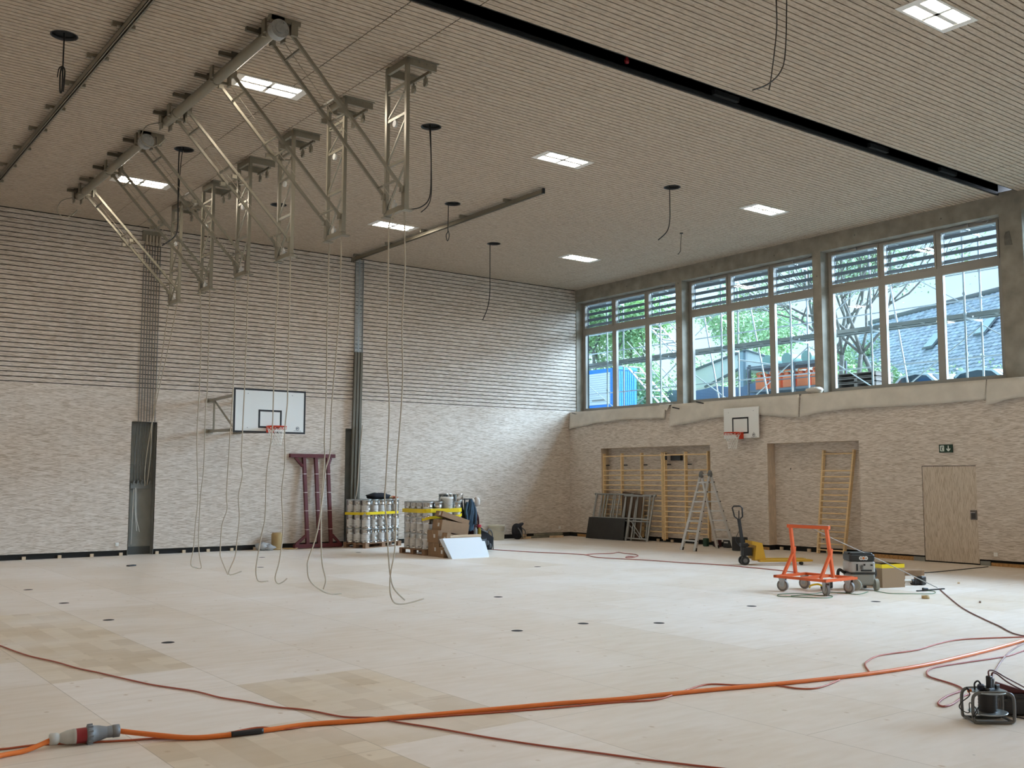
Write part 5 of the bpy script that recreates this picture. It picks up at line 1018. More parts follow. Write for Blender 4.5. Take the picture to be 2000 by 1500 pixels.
# pole / taut lead from trolley to the floor
t = MB(); t.tube([(-7.60,-15.26,1.165),(-7.1,-15.53,.90),(-6.3,-15.97,.50),(-5.40,-16.47,.02)], .008, 8); o_ = obj('lead_pole', t, mat('pale_pole', (.33,.31,.28), .5), None, 'long thin pole resting on the orange trolley and reaching the floor', 'pole')
t = MB(); t.box((-5.72,-16.53,.01), (.72,.04,.018), Matrix.Rotation(-.12,3,'Z')); obj('floor_strip', t, m_bcable, None, 'short dark strip on the floor at the foot of the thin pole', 'strip')
t = MB(); t.lathe((-6.911,-17.143,0), [(.045,0),(.062,.0),(.062,.05),(.045,.05),(.045,0)], 20); obj('tape_roll', t, mat('tan_tape', (.50,.38,.20), .6), None, 'small tan tape roll standing on the floor near the black plug', 'tape roll')
for (x, y, sx, sy, sz, col, lab) in ((-6.72,-17.96,.11,.03,.02,(.22,.15,.11),'small brown wooden chip on the floor right of the tape roll'), (-4.2,-16.2,.09,.04,.02,(.6,.45,.28),'small pale wooden chip on the floor toward the door'), (-15.55,-3.25,.2,.09,.03,(.05,.05,.05),'small black scrap on the floor before the left niche'), (-19.1,-6.9,.06,.1,.02,(.2,.15,.1),'tiny brown chip at the far left of the floor')):
    t = MB(); t.box((x,y,sz/2), (sx,sy,sz), Matrix.Rotation(.5,3,'Z')); obj('floor_scrap', t, mat('scrap_'+lab.split()[1]+lab.split()[2]+str(abs(int(x))), col, .8), None, lab, 'scrap')
# round sleeve openings in the floor
FH = [(-18.393,-9.401),(-18.367,-11.769),(-18.341,-14.176),(-12.429,-12.794),(-14.424,-15.926),(-13.315,-15.949),(-12.455,-16.528),(-10.002,-16.09),(-18.429,-7.027),(-8.356,-8.721),(-9.489,-2.543),(-12.2,-2.6),(-13.35,-5.2),(-7.95,-16.9)]
fw_ = ['left of the first ropes','in the left foreground','nearest the left edge of the dark boards','right of the red cable','nearest the thick orange cable','in the middle, second from the orange cable','in the middle, third from the orange cable','before the orange trolley','far left','between the cans and the trolley','before the red trestle','left of the red trestle','below the large backboard','nearest the green cable']
for (x, y), q in zip(FH, fw_):
    t = MB(); t.lathe((x,y,0), [(.072,.001),(.075,.002),(.079,.001)], 18); t.m = 1; t.disc((x,y,.0012), .073, 18); obj('floor_sleeve', t, [mat('sleeve_brass', (.16,.12,.09), .5, .5) if 'sleeve_brass' not in bpy.data.materials else bpy.data.materials['sleeve_brass'], m_black], None, 'round dark floor opening '+q, 'floor opening', 'round openings in the plywood floor')
# ================================================================== CABLES ON THE FLOOR
CAB = {
 'thick_r': [(-20.09,-18.42),(-19.92,-18.63),(-19.7,-18.79),(-19.46,-18.88),(-19.15,-18.92),(-18.82,-18.94),(-18.43,-19.08),(-18.19,-19.15),(-17.9,-19.24),(-17.61,-19.32),(-17.16,-19.44),(-16.7,-19.57),(-16.25,-19.73),(-15.73,-19.85),(-15.19,-19.98),(-14.64,-20.13),(-14.04,-20.27),(-13.37,-20.39),(-12.57,-20.46),(-11.71,-20.43),(-10.83,-20.37),(-10.03,-20.28),(-8.39,-20.02)],
 'thick_l': [(-21.14,-18.57),(-20.94,-18.48),(-20.76,-18.44),(-20.6,-18.39)],
 'T1': [(-20.13,-12.43),(-20.0,-13.28),(-19.94,-13.8),(-19.87,-14.26),(-19.73,-14.79),(-19.64,-15.29),(-19.54,-15.64),(-19.42,-16.12),(-19.28,-16.62),(-19.07,-17.12),(-18.98,-17.52),(-18.86,-17.81),(-18.73,-18.18),(-18.57,-18.44),(-18.44,-18.84),(-18.24,-19.03),(-18.18,-19.25),(-18.04,-19.6),(-17.88,-20.07),(-17.71,-20.48),(-17.53,-20.84),(-17.36,-21.2),(-17.19,-21.52),(-17.07,-21.73),(-16.96,-21.99)],
 'T2': [(-21.3,-18.12),(-20.89,-18.25),(-20.63,-18.29),(-20.12,-18.53),(-19.91,-18.61),(-19.59,-18.8),(-19.16,-18.76),(-18.99,-18.94),(-18.63,-18.93),(-18.19,-19.15),(-17.63,-19.36),(-17.21,-19.51),(-16.77,-19.65),(-16.29,-19.78),(-15.93,-19.92),(-15.51,-19.83),(-15.06,-19.74),(-14.85,-19.93),(-14.59,-20.09),(-14.51,-20.38),(-14.32,-20.47),(-13.85,-20.36)],
 'T3': [(-9.28,-20.29),(-9.71,-20.12),(-10.52,-19.77),(-11.09,-19.77),(-11.68,-19.86),(-12.31,-19.81),(-12.73,-19.93),(-12.99,-20.07),(-13.34,-20.37)],
 'T4': [(-9.97,-20.61),(-10.73,-20.62),(-11.25,-20.68),(-11.85,-20.62),(-12.37,-20.57),(-12.6,-20.58),(-12.81,-20.66),(-13.01,-20.81),(-13.14,-21.09),(-13.25,-21.26),(-13.38,-21.34),(-13.71,-21.39),(-14.03,-21.49),(-14.13,-21.59),(-13.97,-21.59),(-13.6,-21.48),(-13.47,-21.47)],
 'T5': [(-8.56,-19.96),(-10.19,-20.35),(-11.12,-20.62),(-12.4,-21.13),(-13.08,-21.45)],
 'T6': [(-5.49,-16.57),(-6.35,-17.2),(-7.67,-18.2),(-8.52,-18.96),(-9.02,-19.44),(-9.58,-19.96),(-9.7,-20.43)],
 'T7': [(-6.1,-3.74),(-5.94,-4.58),(-5.73,-5.42),(-5.42,-6.1),(-5.29,-6.84),(-5.57,-7.47),(-5.49,-8.12),(-5.21,-8.9),(-5.05,-9.92),(-4.8,-10.79),(-4.76,-11.64),(-4.82,-12.52),(-4.93,-13.15)],
 'T8': [(-5.29,-6.84),(-4.89,-6.71),(-4.4,-6.85),(-4.02,-6.68),(-4.13,-7.05),(-4.16,-7.46),(-4.45,-7.88),(-4.91,-8.15),(-5.04,-8.05),(-4.78,-7.85),(-4.75,-8.07)],
 'T9': [(-3.02,-14.42),(-2.88,-14.66),(-2.01,-14.73),(-0.33,-14.73)],
 'green': [(-6.61,-15.63),(-7.12,-15.85),(-7.32,-15.89),(-7.53,-15.64),(-7.91,-15.65),(-8.03,-15.47),(-8.3,-15.36),(-8.5,-15.4),(-8.64,-15.57),(-8.46,-15.8),(-8.3,-16.09),(-8.1,-16.16),(-7.89,-16.04),(-7.93,-15.92),(-8.14,-15.66),(-8.44,-15.63)],
 'green2': [(-7.32,-15.89),(-7.35,-16.16),(-6.86,-16.04)],
 'green3': [(-6.63,-16.01),(-6.78,-16.39),(-6.54,-16.66),(-6.3,-16.84),(-6.07,-16.82),(-5.87,-16.68),(-5.89,-16.56)]
}
def fcable(k, r, m, label, zoff=0, cat='cable'):
    P = [(x, y, r+.001+zoff*(0 if i in (0, len(CAB[k])-1) else 1)) for i, (x, y) in enumerate(CAB[k])]
    t = MB(); t.tube(spline(P, 6), r, 8); return obj('floor_cable', t, m, None, label, cat, 'cables on the floor')
th = MB(); th.tube(spline([(-20.13,-18.446,.066),(-19.95,-18.6,.045)]+[(x,y,.02) for x, y in CAB['thick_r'][2:]], 6), .019, 10); th.tube(spline([(x,y,.02) for x, y in CAB['thick_l'][:-1]]+[(-20.575,-18.397,.062)], 6), .018, 10)
e = empty('power_cable', (-20.35,-18.42,0), 'thick orange power cable with a red and grey plug coupling across the foreground', 'cable', 'cables on the floor')
obj('cable_sheath', th, m_orange, e)
pa, pb = Vector((-20.60,-18.395,.062)), Vector((-20.11,-18.45,.068)); ax = (pb-pa).normalized(); Rp = ax.to_track_quat('Z','X').to_matrix(); LL = (pb-pa).length
def seg(name, s0, prof, m, label=None):
    t = MB(); t.lathe(pa, [(r, s0+z) for r, z in prof], 20, Rp); return obj(name, t, m, e, label)
m_pg = mat('plug_pale_grey', (.50,.50,.47), .5); m_pd = mat('plug_grey', (.19,.20,.21), .5); m_pr = mat('plug_red', (.28,.015,.02), .45)
seg('cable_gland', 0, [(0,0),(.036,.002),(.042,.01),(.042,.055),(.034,.065),(.03,.072)], m_pg); seg('plug_body', .072, [(.03,0),(.036,.005),(.05,.05),(.052,.088),(.055,.09),(.055,.11)], m_pg)
seg('red_collar', .182, [(.055,0),(.054,.004),(.054,.075)], m_pr, 'dark red collar'); 
t = MB(); t.lathe(pa, [(.054,.254),(.068,.258),(.070,.262),(.070,.295),(.06,.30),(.056,.34),(.042,.395)], 24, Rp)
for i in range(12):
    a = 2*PI*i/12; q = Rp @ Vector((.070*math.cos(a), .070*math.sin(a), .278)); t.box(pa+q, (.012,.012,.034), Rp)
t.lathe(pa, [(.042,.395),(.044,.43),(.042,.434)], 20, Rp); obj('coupling_body', t, m_pd, e); seg('cable_gland', .434, [(.042,0),(.047,.004),(.047,.05),(.03,.055),(0,.055)], m_pd)
t = MB(); t.tube(spline([(-19.42,-18.895,.024),(-19.3,-18.915,.024),(-19.18,-18.935,.024)], 4), .0205, 10); obj('tape_wrap', t, m_blkm, e, 'black tape wrapped on the orange cable')
fcable('T1', .0075, m_ocable, 'thin dull red cable running from the left edge to the bottom centre', 0)
fcable('T2', .008, mat('brick_cable', (.45,.10,.04), .5), 'thin red cable winding along the thick orange cable', 0)
fcable('T3', .0085, m_ocable, 'red cable curving in a wide bend at the right, above the thick cable')
fcable('T4', .0085, mat('rose_cable', (.36,.09,.07), .5), 'red cable snaking in an S bend to the cable reel')
t = MB(); t.tube(spline([(x,y,.008) for x, y in CAB['T5'][:-1]]+[(-13.6,-21.7,.01)]+[(-14.05,-21.95,.06),(-14.3,-22.12,.22)], 6), .008, 8); obj('floor_cable', t, mat('mauve_cable', (.32,.19,.17), .5), None, 'mauve cable running down to the plugs on the cable reel', 'cable', 'cables on the floor')
fcable('T6', .008, mat('dark_wine_cable', (.16,.05,.045), .5), 'dark cable from the foot of the thin pole to the right edge')
fcable('T7', .01, mat('faded_red_cable', (.40,.12,.10), .5), 'faded red cable running across the far floor to the pallet truck')
fcable('T8', .01, bpy.data.materials['faded_red_cable'], 'loose loops of faded red cable before the wall bars')
fcable('T9', .009, m_bcable, 'dark cable on the floor before the door')
fcable('green', .0065, m_gcable, 'green cable coiled in loops under the orange trolley'); fcable('green2', .006, m_gcable, 'short green cable bow before the dust extractor')
t = MB(); t.tube(spline([(x,y,.009) for x, y in CAB['green3']], 6), .006, 8); t.m = 1; t.cyl((-5.87,-16.56,.03),(-5.95,-16.52,.035), .028, n=10); obj('floor_cable', t, [m_gcable, m_blk], None, 'green cable with a black plug at its end', 'cable', 'cables on the floor')
# ================================================================== CABLE REEL
e = empty('cable_reel', (-14.34,-22.13,0), 'grey steel cable reel with black plugs at the right edge', 'cable reel'); c_ = Vector((-14.30,-22.08,0))
m_rf = mat('reel_frame_grey', (.15,.15,.145), .5, .3); m_rd = mat('reel_disc_steel', (.38,.43,.46), .3, .7)
vx = Vector((.80,-.6,0)); vy = Vector((.6,.80,0))
def Q(a, b_, z): return c_+vx*a+vy*b_+UP*z
t = MB()
for sb in (-1, 1): t.tube(spline([Q(-.155,sb*.10,.02), Q(-.165,sb*.10,.06), Q(-.165,sb*.10,.19), Q(-.14,sb*.10,.235), Q(-.08,sb*.10,.245), Q(.08,sb*.10,.245), Q(.14,sb*.10,.235), Q(.165,sb*.10,.19), Q(.165,sb*.10,.06), Q(.155,sb*.10,.02), Q(.1,sb*.10,.012), Q(-.1,sb*.10,.012)], 4, True), .013, 8, True)
for a in (-.15, .15): t.tube([Q(a,-.10,.02), Q(a,.10,.02)], .012, 8)
obj('tube_frame', t, m_rf, e)
for z in (.068, .235):
    t = MB(); t.lathe(c_+UP*z, [(.0,0),(.14,.0),(.150,.006),(.150,.012),(.14,.012),(.0,.012)], 30); obj('reel_disc', t, m_rd, e)
t = MB(); t.lathe(c_+UP*.08, [(.072,0)]+[(.073 if k % 2 else .0705, k*.0129) for k in range(13)]+[(.07,.155)], 24); obj('cable_winding', t, m_bcable, e)
t = MB(); t.rbox(c_+UP*.258, (.11,.09,.03), .02); t.rbox(Q(.01,-.02,.31), (.045,.04,.11), .012); t.rbox(Q(.04,.0,.30), (.04,.035,.09), .012); t.rbox(Q(.09,.03,.27), (.06,.035,.035), .01); obj('socket_block', t, m_blk, e)
t = MB(); t.rbox(Q(-.055,-.01,.275), (.075,.05,.04), .015, Matrix.Rotation(.4,3,'Z')); obj('blue_cap', t, mat('navy_cap', (.006,.01,.03), .5), e)
t = MB(); t.tube(spline([Q(-.1,0,.25),Q(-.10,0,.30),Q(-.07,0,.32),Q(-.04,0,.28)], 5), .007); t.tube(spline([Q(-.16,-.05,.25),Q(-.19,-.05,.28),Q(-.17,-.06,.22),Q(-.26,-.1,.17),Q(-.28,-.12,.13),Q(-.2,-.1,.09),Q(-.19,-.1,.17),Q(-.13,-.1,.10),Q(-.18,-.12,.06),Q(-.11,-.1,.15)], 5), .0045, 5); obj('loose_wire', t, m_bcable, e)
t = MB(); t.tube(spline([Q(.01,-.02,.36),Q(.02,0,.40),Q(.08,.03,.395),Q(.18,.06,.34),Q(.32,.12,.27),Q(.6,.25,.13),Q(.95,.4,.012),Q(1.4,.5,.008)], 6), .0065); t.tube(spline([Q(.04,0,.34),Q(.05,0,.385),Q(.1,.03,.37),Q(.2,.07,.30),Q(.36,.16,.22),Q(.65,.3,.1),Q(.9,.45,.012),Q(1.3,.62,.008)], 6), .0065); obj('plug_lead', t, mat('brown_red_lead', (.11,.025,.02), .5), e)
t = MB(); t.tube([Q(-.17,-.02,.24),Q(-.14,-.03,.255)], .012, 8); obj('orange_plug_end', t, m_orange, e)
e = empty('power_saw', (-13.86,-22.05,0), 'black and dark red power tool behind the cable reel', 'power tool'); Rs = Matrix.Rotation(-.65,3,'Z')
cs = Vector((-13.86,-22.10,0))
t = MB(); t.rbox(cs+UP*.075, (.36,.20,.13), .04, Rs); t.rbox(cs+Rs @ Vector((.02,0,.15)), (.3,.16,.05), .03, Rs); obj('tool_body', t, m_blk, e)
t = MB(); t.bar(cs+Rs @ Vector((-.16,.02,.235)), cs+Rs @ Vector((.12,.0,.15)), .07, .05); obj('tool_grip', t, mat('dark_red_grip', (.10,.012,.015), .45), e)
t = MB(); t.tube(spline([cs+Rs @ Vector((-.15,-.12,.02)), cs+Rs @ Vector((-.02,-.2,.008)), cs+Rs @ Vector((.2,-.25,.008)), cs+Rs @ Vector((.5,-.3,.008))], 5), .006); obj('tool_lead', t, m_bcable, e)
# ================================================================== OUTSIDE THE WINDOWS
GZ = 4.0
t = MB(); t.quad((.96,-60,GZ),(90,-60,GZ),(90,70,GZ),(.96,70,GZ)); obj('yard_ground', t, mat('yard_gravel', (.30,.30,.26), .9, noise=.3, nscale=2), kind='structure')
m_tube = mat('scaffold_zinc', (.50,.55,.58), .5, .3)
m_deck = mat('scaffold_deck_grey', (.36,.38,.38), .6, .2)
e = empty('scaffold', (1.6,-7.5,GZ), 'zinc tube scaffold with two decks standing outside along the windows', 'scaffold')
SY = [.9+0-2.59*k-.0 for k in range(0, 8)]; SY = [2.0, -.62, -3.2, -5.81, -8.40, -11.0, -13.6, -16.2]
for y in SY:
    for x in (1.2, 1.98):
        t = MB(); t.cyl((x,y,GZ),(x,y,9.4),.026,n=8)
        for z in (5.0,6.0,6.5,7.17,8.0): t.cyl((x,y,z-.03),(x,y,z+.03),.042,n=8)
        obj('standard', t, m_tube, e)
    for z in (5.9,8.08): t = MB(); t.bar((1.17,y,z),(2.0,y,z),.04,.05); obj('transom', t, m_tube, e)
for a, b_ in zip(SY[:-1], SY[1:]):
    for z in (5.92,8.1):
        t = MB(); t.bx(1.25,1.58,a-.03,b_+.03,z+.06,z+.09); t.bx(1.60,1.93,a-.03,b_+.03,z+.06,z+.09); t.bx(1.24,1.255,a-.02,b_+.02,z+.01,z+.1); t.bx(1.925,1.94,a-.02,b_+.02,z+.02,z+.1); t.bx(1.58,1.60,a-.02,b_+.02,z+.02,z+.09)
        for k in range(1, 4): yy = a+(b_-a)*k/4; t.bx(1.25,1.93,yy-.02,yy+.02,z+.03,z+.06)
        obj('deck', t, m_deck, e)
    for z in (5.0,6.48,7.17): t = MB(); t.cyl((1.98,a,z),(1.98,b_,z),.019,n=6); obj('guardrail', t, m_tube, e)
for k, (a, b_) in enumerate(zip(SY[:-1], SY[1:])):
    t = MB(); t.cyl((2.02,a,4.1 if k % 2 else 5.8),(2.02,b_,5.8 if k % 2 else 4.1),.017,n=6); obj('diagonal_brace', t, m_tube, e)
    if k in (2,3,4,5): t = MB(); t.cyl((2.02,a,7.8 if k % 2 else 6.1),(2.02,b_,6.1 if k % 2 else 7.8),.014,n=6); obj('diagonal_brace', t, m_tube, e)
for (ya, za, yb, zb) in ((-3.80,7.6,-4.52,4.1),(-5.76,7.55,-6.50,4.1),(-10.7,7.45,-11.22,4.1),(-1.25,8.0,-1.36,4.1)):
    t = MB(); t.cyl((2.6,ya,za),(2.6,yb,zb),.026,n=8); obj('raking_tube', t, m_tube, e)
t = MB(); t.cyl((2.6,-5.25,5.735),(2.6,-6.6,5.46),.026,n=8); obj('raking_tube', t, m_tube, e)
def flight(ya, za, yb, zb, x):
    t = MB()
    for dx in (0,.6): t.bar((x+dx,ya,za),(x+dx,yb,zb),.03,.10,(1,0,0)); t.cyl((x+dx,ya,za+.9),(x+dx,yb,zb+.9),.018,n=6)
    n = 8
    for i in range(n+1): k = i/n; t.bx(x,x+.6,ya+(yb-ya)*k-.1,ya+(yb-ya)*k+.1,za+(zb-za)*k-.012,za+(zb-za)*k+.012)
    return obj('stair_flight', t, mat('stair_alu', (.55,.60,.62), .4, .4) if 'stair_alu' not in bpy.data.materials else bpy.data.materials['stair_alu'], e)
flight(-1.0,7.62,-2.9,5.9,2.5); flight(-.25,5.95,-2.3,4.1,2.5)
# blue container with roller shutter
m_blue = mat('container_blue', (.02,.26,.85), .5)
e = empty('shipping_container', (8.9,7.6,GZ), 'bright blue container with a pale roller shutter outside the corner window', 'container')
t = MB(); t.bx(8.0,9.3,6.3,9.6,GZ,6.86)
for i in range(9): t.bx(8.1+i*.13,8.16+i*.13,6.285,6.3,GZ+.1,6.75)
t.bx(7.97,9.33,6.27,6.33,6.78,6.9); obj('container_body', t, m_blue, e)
t = MB()
for i in range(14): t.bx(7.97,8.0,6.62,8.6,5.28+i*.1,5.37+i*.1)
t.bx(7.96,8.0,6.62,8.6,5.25,5.3); t.m = 1; t.bx(7.955,7.965,6.9,7.8,5.42,5.49); obj('roller_shutter', t, [mat('shutter_pale', (.75,.84,.86), .5), mat('shutter_bar', (.25,.27,.28), .5)], e, 'pale roller shutter')
t = MB(); t.bx(1.0,1.3,.75,1.15,GZ,8.6); obj('facade_pier', t, mat('pale_render', (.55,.58,.6), .8), None, 'pale rendered pier outside at the left edge of the corner window', 'pier')
# tent-like canopy
m_tent = mat('tent_fabric', (.88,.90,.88), .7); m_raf = mat('tent_rafter', (.16,.18,.2), .5)
e = empty('canopy_tent', (18.5,7.5,GZ), 'pale grey pitched canopy with dark rafters outside the middle window', 'canopy')
P_ = [(18,10.9,7.75),(18,7.2,8.5),(18,4.0,7.36),(18,4.0,7.2),(18,7.7,7.55),(18,10.0,6.8),(18,10.9,6.75)]
t = MB(); t.prism(P_, (2.6,2.2,0)); obj('roof_fabric', t, m_tent, e)
for a, b_ in ((P_[0],P_[1]),(P_[1],P_[2]),(P_[5],P_[4])): t = MB(); t.bar((a[0]-.06,a[1],a[2]),(b_[0]-.06,b_[1],b_[2]),.1,.13,(1,0,0)); obj('rafter', t, m_raf, e)
t = MB(); t.bx(17.8,18.05,7.28,7.55,GZ,8.4); obj('tent_post', t, mat('tent_post', (.36,.46,.55), .5), e); t = MB(); t.bx(17.9,18.02,6.95,7.05,GZ,7.7); obj('tent_post', t, m_raf, e)
t = MB(); n = 26; vs = []
for i in range(n+1):
    y = 12-12.5*i/n; x = 14+.12*math.sin(i*1.7); vs += [(x,y,GZ),(x+.05*math.sin(i*2.9),y,6.25+.08*math.sin(i*1.1))]
t.add(vs, [(2*i,2*i+2,2*i+3,2*i+1) for i in range(n)], True); o_ = obj('fence_tarp', t, mat('dark_blue_mesh', (.12,.17,.23), .8), None, 'dark blue mesh fence behind the scaffold in the middle window', 'fence'); o_.modifiers.new('t', 'SOLIDIFY').thickness = .02
# orange road barriers on a rack
m_bar = mat('barrier_orange', (.95,.26,.10), .5)
e = empty('storage_rack', (12.4,-.1,GZ), 'dark steel rack carrying the orange barriers outside the middle window', 'rack')
t = MB(); t.bx(11.7,13.1,-2.0,1.9,5.62,5.72); obj('rack_floor', t, m_raf, e)
for y in (1.9,-.5,-2.0):
    for x in (11.7,13.1): t = MB(); t.bx(x-.04,x+.04,y-.04,y+.04,GZ,6.75); obj('rack_post', t, m_raf, e)
t = MB(); t.bx(11.68,11.74,-2.0,1.9,6.68,6.74); t.bx(11.68,11.74,-2.0,1.9,6.05,6.09); obj('rack_rail', t, m_raf, e)
bl = ['leftmost','second from left','third from left','fourth from left','rightmost']
for k in range(5):
    y = 1.45-.72*k; ee = empty('road_barrier', (12.2,y,5.72), 'orange plastic water barrier on the outdoor rack, %s of five' % bl[k], 'barrier', 'orange barriers on the rack')
    t = MB(); t.rbox((12.2,y,6.0), (.5,.62,.55), .09); t.rbox((12.2,y-.17,6.33), (.3,.2,.16), .05); t.rbox((12.2,y+.17,6.33), (.3,.2,.16), .05); obj('barrier_body', t, m_bar, ee)
    t = MB(); t.tube(spline([(12.0,y-.2,6.36),(12.0,y-.2,6.46),(12.0,y+.2,6.46),(12.0,y+.2,6.36)], 4), .03); obj('barrier_handle', t, m_bar, ee)
for k in range(3):
    t = MB(); t.cyl((12.0,1.1-1.0*k,6.95),(13.0,1.1-1.0*k,6.95),.26,n=18); obj('plastic_drum', t, mat('pale_green_drum', (.25,.42,.38), .4) if 'pale_green_drum' not in bpy.data.materials else bpy.data.materials['pale_green_drum'], None, 'pale green plastic drum lying on the barrier rack, %s' % ('left','middle','right')[k], 'drum', 'green drums on the rack')
t = MB(); t.bx(11.9,13.0,-1.9,1.9,6.62,6.69); obj('shelf_board', t, m_raf, e)
# pallets outside
for k in range(9):
    t = MB(); z = GZ+.02+.175*k; t.bx(7.6,8.6,-6.95,-5.35,z+.12,z+.145); 
    for yy in (-6.88,-6.15,-5.42): t.bx(7.6,8.6,yy-.06,yy+.06,z,z+.12)
    t.bx(7.6,8.6,-6.95,-5.35,z-.0,z+.018); obj('stacked_pallet', t, mat('grey_pallet', (.20,.17,.15), .85) if 'grey_pallet' not in bpy.data.materials else bpy.data.materials['grey_pallet'], None, 'grey wooden pallet in the stack outside the right window, %s from the top' % ['ninth','eighth','seventh','sixth','fifth','fourth','third','second','first'][k], 'pallet', 'stacked pallets outside')
# cars
def car(c_, rz, col, label):
    e = empty('car', c_, label, 'car', 'parked cars outside'); R = Matrix.Rotation(rz, 3, 'Z'); c_ = Vector(c_)
    def cs(x, y, z): return c_+R @ Vector((x,y,z))
    m_ = mat('car_paint_%d' % int(col[0]*100), col, .25)
    side = [(-2.1,.35),(-2.15,.75),(-1.9,.95),(-1.5,1.0),(-.9,1.42),(-.2,1.52),(.7,1.45),(1.3,1.05),(2.0,.9),(2.1,.6),(2.05,.35)]
    t = MB(); t.prism([cs(x,-.85 if z < 1.05 else -.85,z) for x, z in side], R @ Vector((0,1.7,0))); obj('car_body', t, m_, e)
    g = MB(); 
    for sy in (-.853,.853): g.prism([cs(x,sy,z) for x, z in ((-1.3,1.02),(-.82,1.36),(-.2,1.45),(.6,1.38),(1.1,1.05))], R @ Vector((0,.003,0)))
    g.add([cs(-1.45,-.7,1.06),cs(-.95,-.7,1.41),cs(-.95,.7,1.41),cs(-1.45,.7,1.06)], [(0,1,2,3)]); g.add([cs(1.27,-.7,1.09),cs(.74,-.7,1.445),cs(.74,.7,1.445),cs(1.27,.7,1.09)], [(0,1,2,3)])
    obj('car_windows', g, mat('car_glass', (.03,.06,.08), .1) if 'car_glass' not in bpy.data.materials else bpy.data.materials['car_glass'], e)
    for x in (-1.3,1.3):
        for sy in (-1,1): t = MB(); t.cyl(cs(x,sy*.7,.32),cs(x,sy*.87,.32),.32,n=18); obj('wheel', t, m_blk, e)
car((13.6,-5.4,4.45), 1.2, (.55,.66,.70), 'pale blue parked car outside the right window, left one'); car((13.9,-7.6,4.45), 1.3, (.60,.74,.78), 'white parked car outside the right window, right one')
# house roof
rd = Vector((-3.45,-7.9,0)).normalized(); sdn = Vector((-rd.y*-1, rd.x, 0)); sdn = Vector((-.917,.40,0)); r0 = Vector((26.9,5.9,10.5)); LR, NS = 21.0, 34
e = empty('house', (20,-4,GZ), 'house with a steep grey tiled roof seen through the right window', 'house')
t = MB(); nx = 150; vs = []; rows = []
for j in range(NS):
    for half in (0, 1):
        k = (j+half)/NS; lift = 0 if half == 0 else .05
        row = []
        for i in range(nx+1):
            q = r0+rd*LR*i/nx+sdn*5.6*k+Vector((0,0,-6.0*k)); w_ = .03*math.sin(2*PI*i/2.6); q = q+Vector((-.68,.3,.68))*(lift+w_); row.append(q)
        rows.append(row)
for row in rows: vs += row
W_ = nx+1; fs = [(a*W_+i, a*W_+i+1, (a+1)*W_+i+1, (a+1)*W_+i) for a in range(len(rows)-1) for i in range(nx)]
t.add(vs, fs); obj('tiled_roof', t, mat('slate_tiles', (.50,.56,.67), .55, noise=.3, nscale=3), e)
t = MB(); a = r0+Vector((0,0,.08)); b_ = r0+rd*LR+Vector((0,0,.08)); t.cyl(a, b_, .14, n=8); obj('ridge', t, mat('ridge_tile', (.16,.16,.17), .7), e)
g0 = r0+sdn*5.4+Vector((0,0,-6.1)); t = MB(); t.prism([g0, g0+rd*LR, g0+rd*LR+Vector((0,0,-.6)), g0+Vector((0,0,-.6))], -sdn*6); obj('house_wall', t, mat('house_plaster', (.5,.5,.46), .9), e)
for (i, k, lab) in ((.40,.36,'left'), (.56,.33,'right')):
    c_ = r0+rd*LR*i+sdn*5.6*k+Vector((0,0,-6.0*k)); nrm = Vector((-.68,.3,.68)).normalized(); dn = (sdn*5.6+Vector((0,0,-6))).normalized(); t = MB()
    P4 = [c_+nrm*.12+rd*(-.38)-dn*.55, c_+nrm*.12+rd*.38-dn*.55, c_+nrm*.12+rd*.38+dn*.55, c_+nrm*.12-rd*.38+dn*.55]; t.prism(P4, nrm*.05); t.m = 1
    t.prism([c_+nrm*.18+rd*(-.32)-dn*.47, c_+nrm*.18+rd*.32-dn*.47, c_+nrm*.18+rd*.32+dn*.47, c_+nrm*.18-rd*.32+dn*.47], nrm*.01); obj('skylight', t, [m_raf, mat('skylight_glass', (.45,.6,.68), .08)], e)
# trees
m_bark = mat('bark', (.22,.21,.19), .9, noise=.3); m_leafa = mat('leaf_spring_green', (.42,.60,.30), .6, noise=.35, nscale=3); m_leafb = mat('leaf_olive_green', (.38,.54,.32), .6, noise=.35, nscale=3)
def tree(c_, h, spread, nl, ls, m, label, seed, levels=4, trunks=1, lean=0):
    rng = random.Random(seed); e = empty('tree', c_, label, 'tree', 'trees outside the windows'); tips = []; t = MB()
    def grow(p, d, L, r, lv):
        q = p+d*L; mid = p+d*L*.5+Vector((rng.uniform(-1,1),rng.uniform(-1,1),rng.uniform(-1,1)))*L*.08
        t.tube([p, mid, q], r, 5); 
        if lv <= 2: tips.append((mid, lv))
        tips.append((q, lv)) if lv <= 2 else None
        if lv == 0: return
        for k in range(3 if lv > 1 else 2):
            nd = (d+Vector((rng.uniform(-1,1),rng.uniform(-1,1),rng.uniform(-.35,.7)))*spread).normalized(); grow(q, nd, L*rng.uniform(.6,.82), r*.62, lv-1)
    for k in range(trunks):
        d = Vector((rng.uniform(-.12,.12)+0, rng.uniform(-.12,.12)+lean*(k-.5), 1)).normalized(); grow(Vector(c_)+Vector((.3*k,-.7*k,0)), d, h*.34, h*.019*(.6 if trunks > 1 else .8), levels)
    obj('trunk', t, m_bark, e)
    g = MB()
    for _ in range(nl):
        p, lv = rng.choice(tips); p = p+Vector((rng.gauss(0,1),rng.gauss(0,1),rng.gauss(0,1)))*h*.045
        a = Vector((rng.uniform(-1,1),rng.uniform(-1,1),rng.uniform(-.6,.6))).normalized(); b2 = a.orthogonal().normalized(); b2 = (b2*math.cos(_)+a.cross(b2)*math.sin(_)); s_ = ls*rng.uniform(.6,1.3)
        g.add([p-a*s_, p-b2*s_*.45, p+a*s_, p+b2*s_*.45], [(0,1,2,3)])
    obj('leaves', g, m, e)
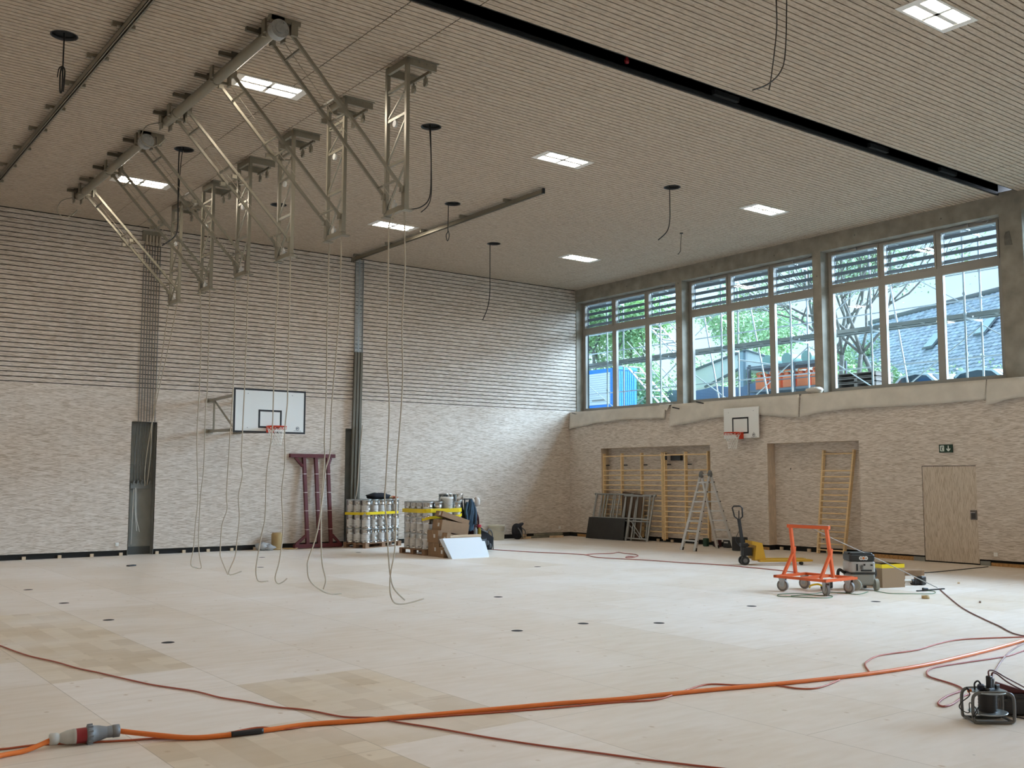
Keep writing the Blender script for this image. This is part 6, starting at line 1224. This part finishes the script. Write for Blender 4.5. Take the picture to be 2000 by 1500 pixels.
tree((13.0,12.2,GZ), 8.5, .75, 11000, .11, m_leafa, 'dense green tree behind the blue container, outside the corner window', 1)
tree((16.5,15.5,GZ), 9.0, .75, 9000, .13, m_leafb, 'green tree farther back at the left of the corner window', 2)
tree((15.5,12.0,GZ), 8.0, .75, 9000, .11, m_leafa, 'green tree behind the scaffold stairs in the corner window', 3)
tree((22,10.5,GZ), 8.0, .7, 9000, .12, m_leafb, 'green tree rising behind the canopy in the left pane of the middle window', 4)
tree((24,4.2,GZ), 5.2, .7, 6000, .10, m_leafb, 'low tree behind the orange barriers outside the middle window', 5)
tree((12.2,-2.6,GZ), 8.4, .8, 4200, .075, m_leafa, 'sparse branching tree with young leaves outside the right window', 8, 5, 3, .22)
tree((15.0,.2,GZ), 8.6, .8, 3000, .085, m_leafb, 'bare tree with young leaves at the right side of the middle window', 11, 5, 1)
for k, (x, y, lab) in enumerate(((15.2,-5.0,'small green shrub before the house wall, left of the two'), (15.4,-6.9,'small green shrub before the house wall, right of the two'))):
    rng = random.Random(k); g = MB()
    for _ in range(700):
        p = Vector((x,y,5.3))+Vector((rng.gauss(0,.35),rng.gauss(0,.35),rng.gauss(0,.45))); a = Vector((rng.uniform(-1,1),rng.uniform(-1,1),rng.uniform(-1,1))).normalized(); b2 = a.orthogonal().normalized(); g.add([p-a*.1, p-b2*.05, p+a*.1, p+b2*.05], [(0,1,2,3)])
    g.cyl((x,y,GZ),(x,y,5.3),.04,n=6); obj('shrub', g, m_leafa, None, lab, 'shrub', 'shrubs outside')

for k, (x, y, r, hh, lab) in enumerate(((11.8,10.6,1.5,3.6,'round green bush right behind the blue container'), (14.2,13.0,2.2,4.6,'tall green bush behind the container, at the left of the corner window'), (12.4,8.9,1.2,3.4,'green bush behind the scaffold stairs'), (22.5,14.5,2.2,5.0,'tall green bush far back between the container and the canopy'), (21,8.6,2.2,5.0,'green bush behind the canopy'), (20.5,3.2,2.3,3.6,'wide green bush behind the barrier rack'), (17.5,.6,1.8,3.0,'low green bush left of the tiled house'), (16.2,-1.6,1.4,2.6,'low bush before the left end of the tiled house'))):
    rng = random.Random(40+k); e = empty('bush', (x,y,GZ), lab, 'bush', 'bushes outside the windows'); t = MB()
    for i in range(6): t.tube([(x,y,GZ),(x+rng.uniform(-.3,.3)*r,y+rng.uniform(-.3,.3)*r,GZ+hh*.4),(x+rng.uniform(-.7,.7)*r,y+rng.uniform(-.7,.7)*r,GZ+hh*rng.uniform(.6,.95))], .03, 5)
    obj('stem', t, m_bark, e); g = MB()
    for i in range(5200):
        while True:
            q = Vector((rng.uniform(-1,1),rng.uniform(-1,1),rng.uniform(-1,1)))
            if q.length < 1 and q.length > .35*rng.random(): break
        w_ = 1+.18*math.sin(5*q.x+k)+.18*math.sin(6*q.y+2*k); p = Vector((x+q.x*r*w_, y+q.y*r*w_, GZ+hh*.5+q.z*hh*.55*w_))
        a = Vector((rng.uniform(-1,1),rng.uniform(-1,1),rng.uniform(-.6,.6))).normalized(); b2 = a.cross(Vector((rng.uniform(-1,1),rng.uniform(-1,1),1))).normalized(); s_ = .1*rng.uniform(.6,1.3); g.add([p-a*s_, p-b2*s_*.5, p+a*s_, p+b2*s_*.5], [(0,1,2,3)])
    obj('leaves', g, (m_leafa, m_leafb)[k % 2], e)
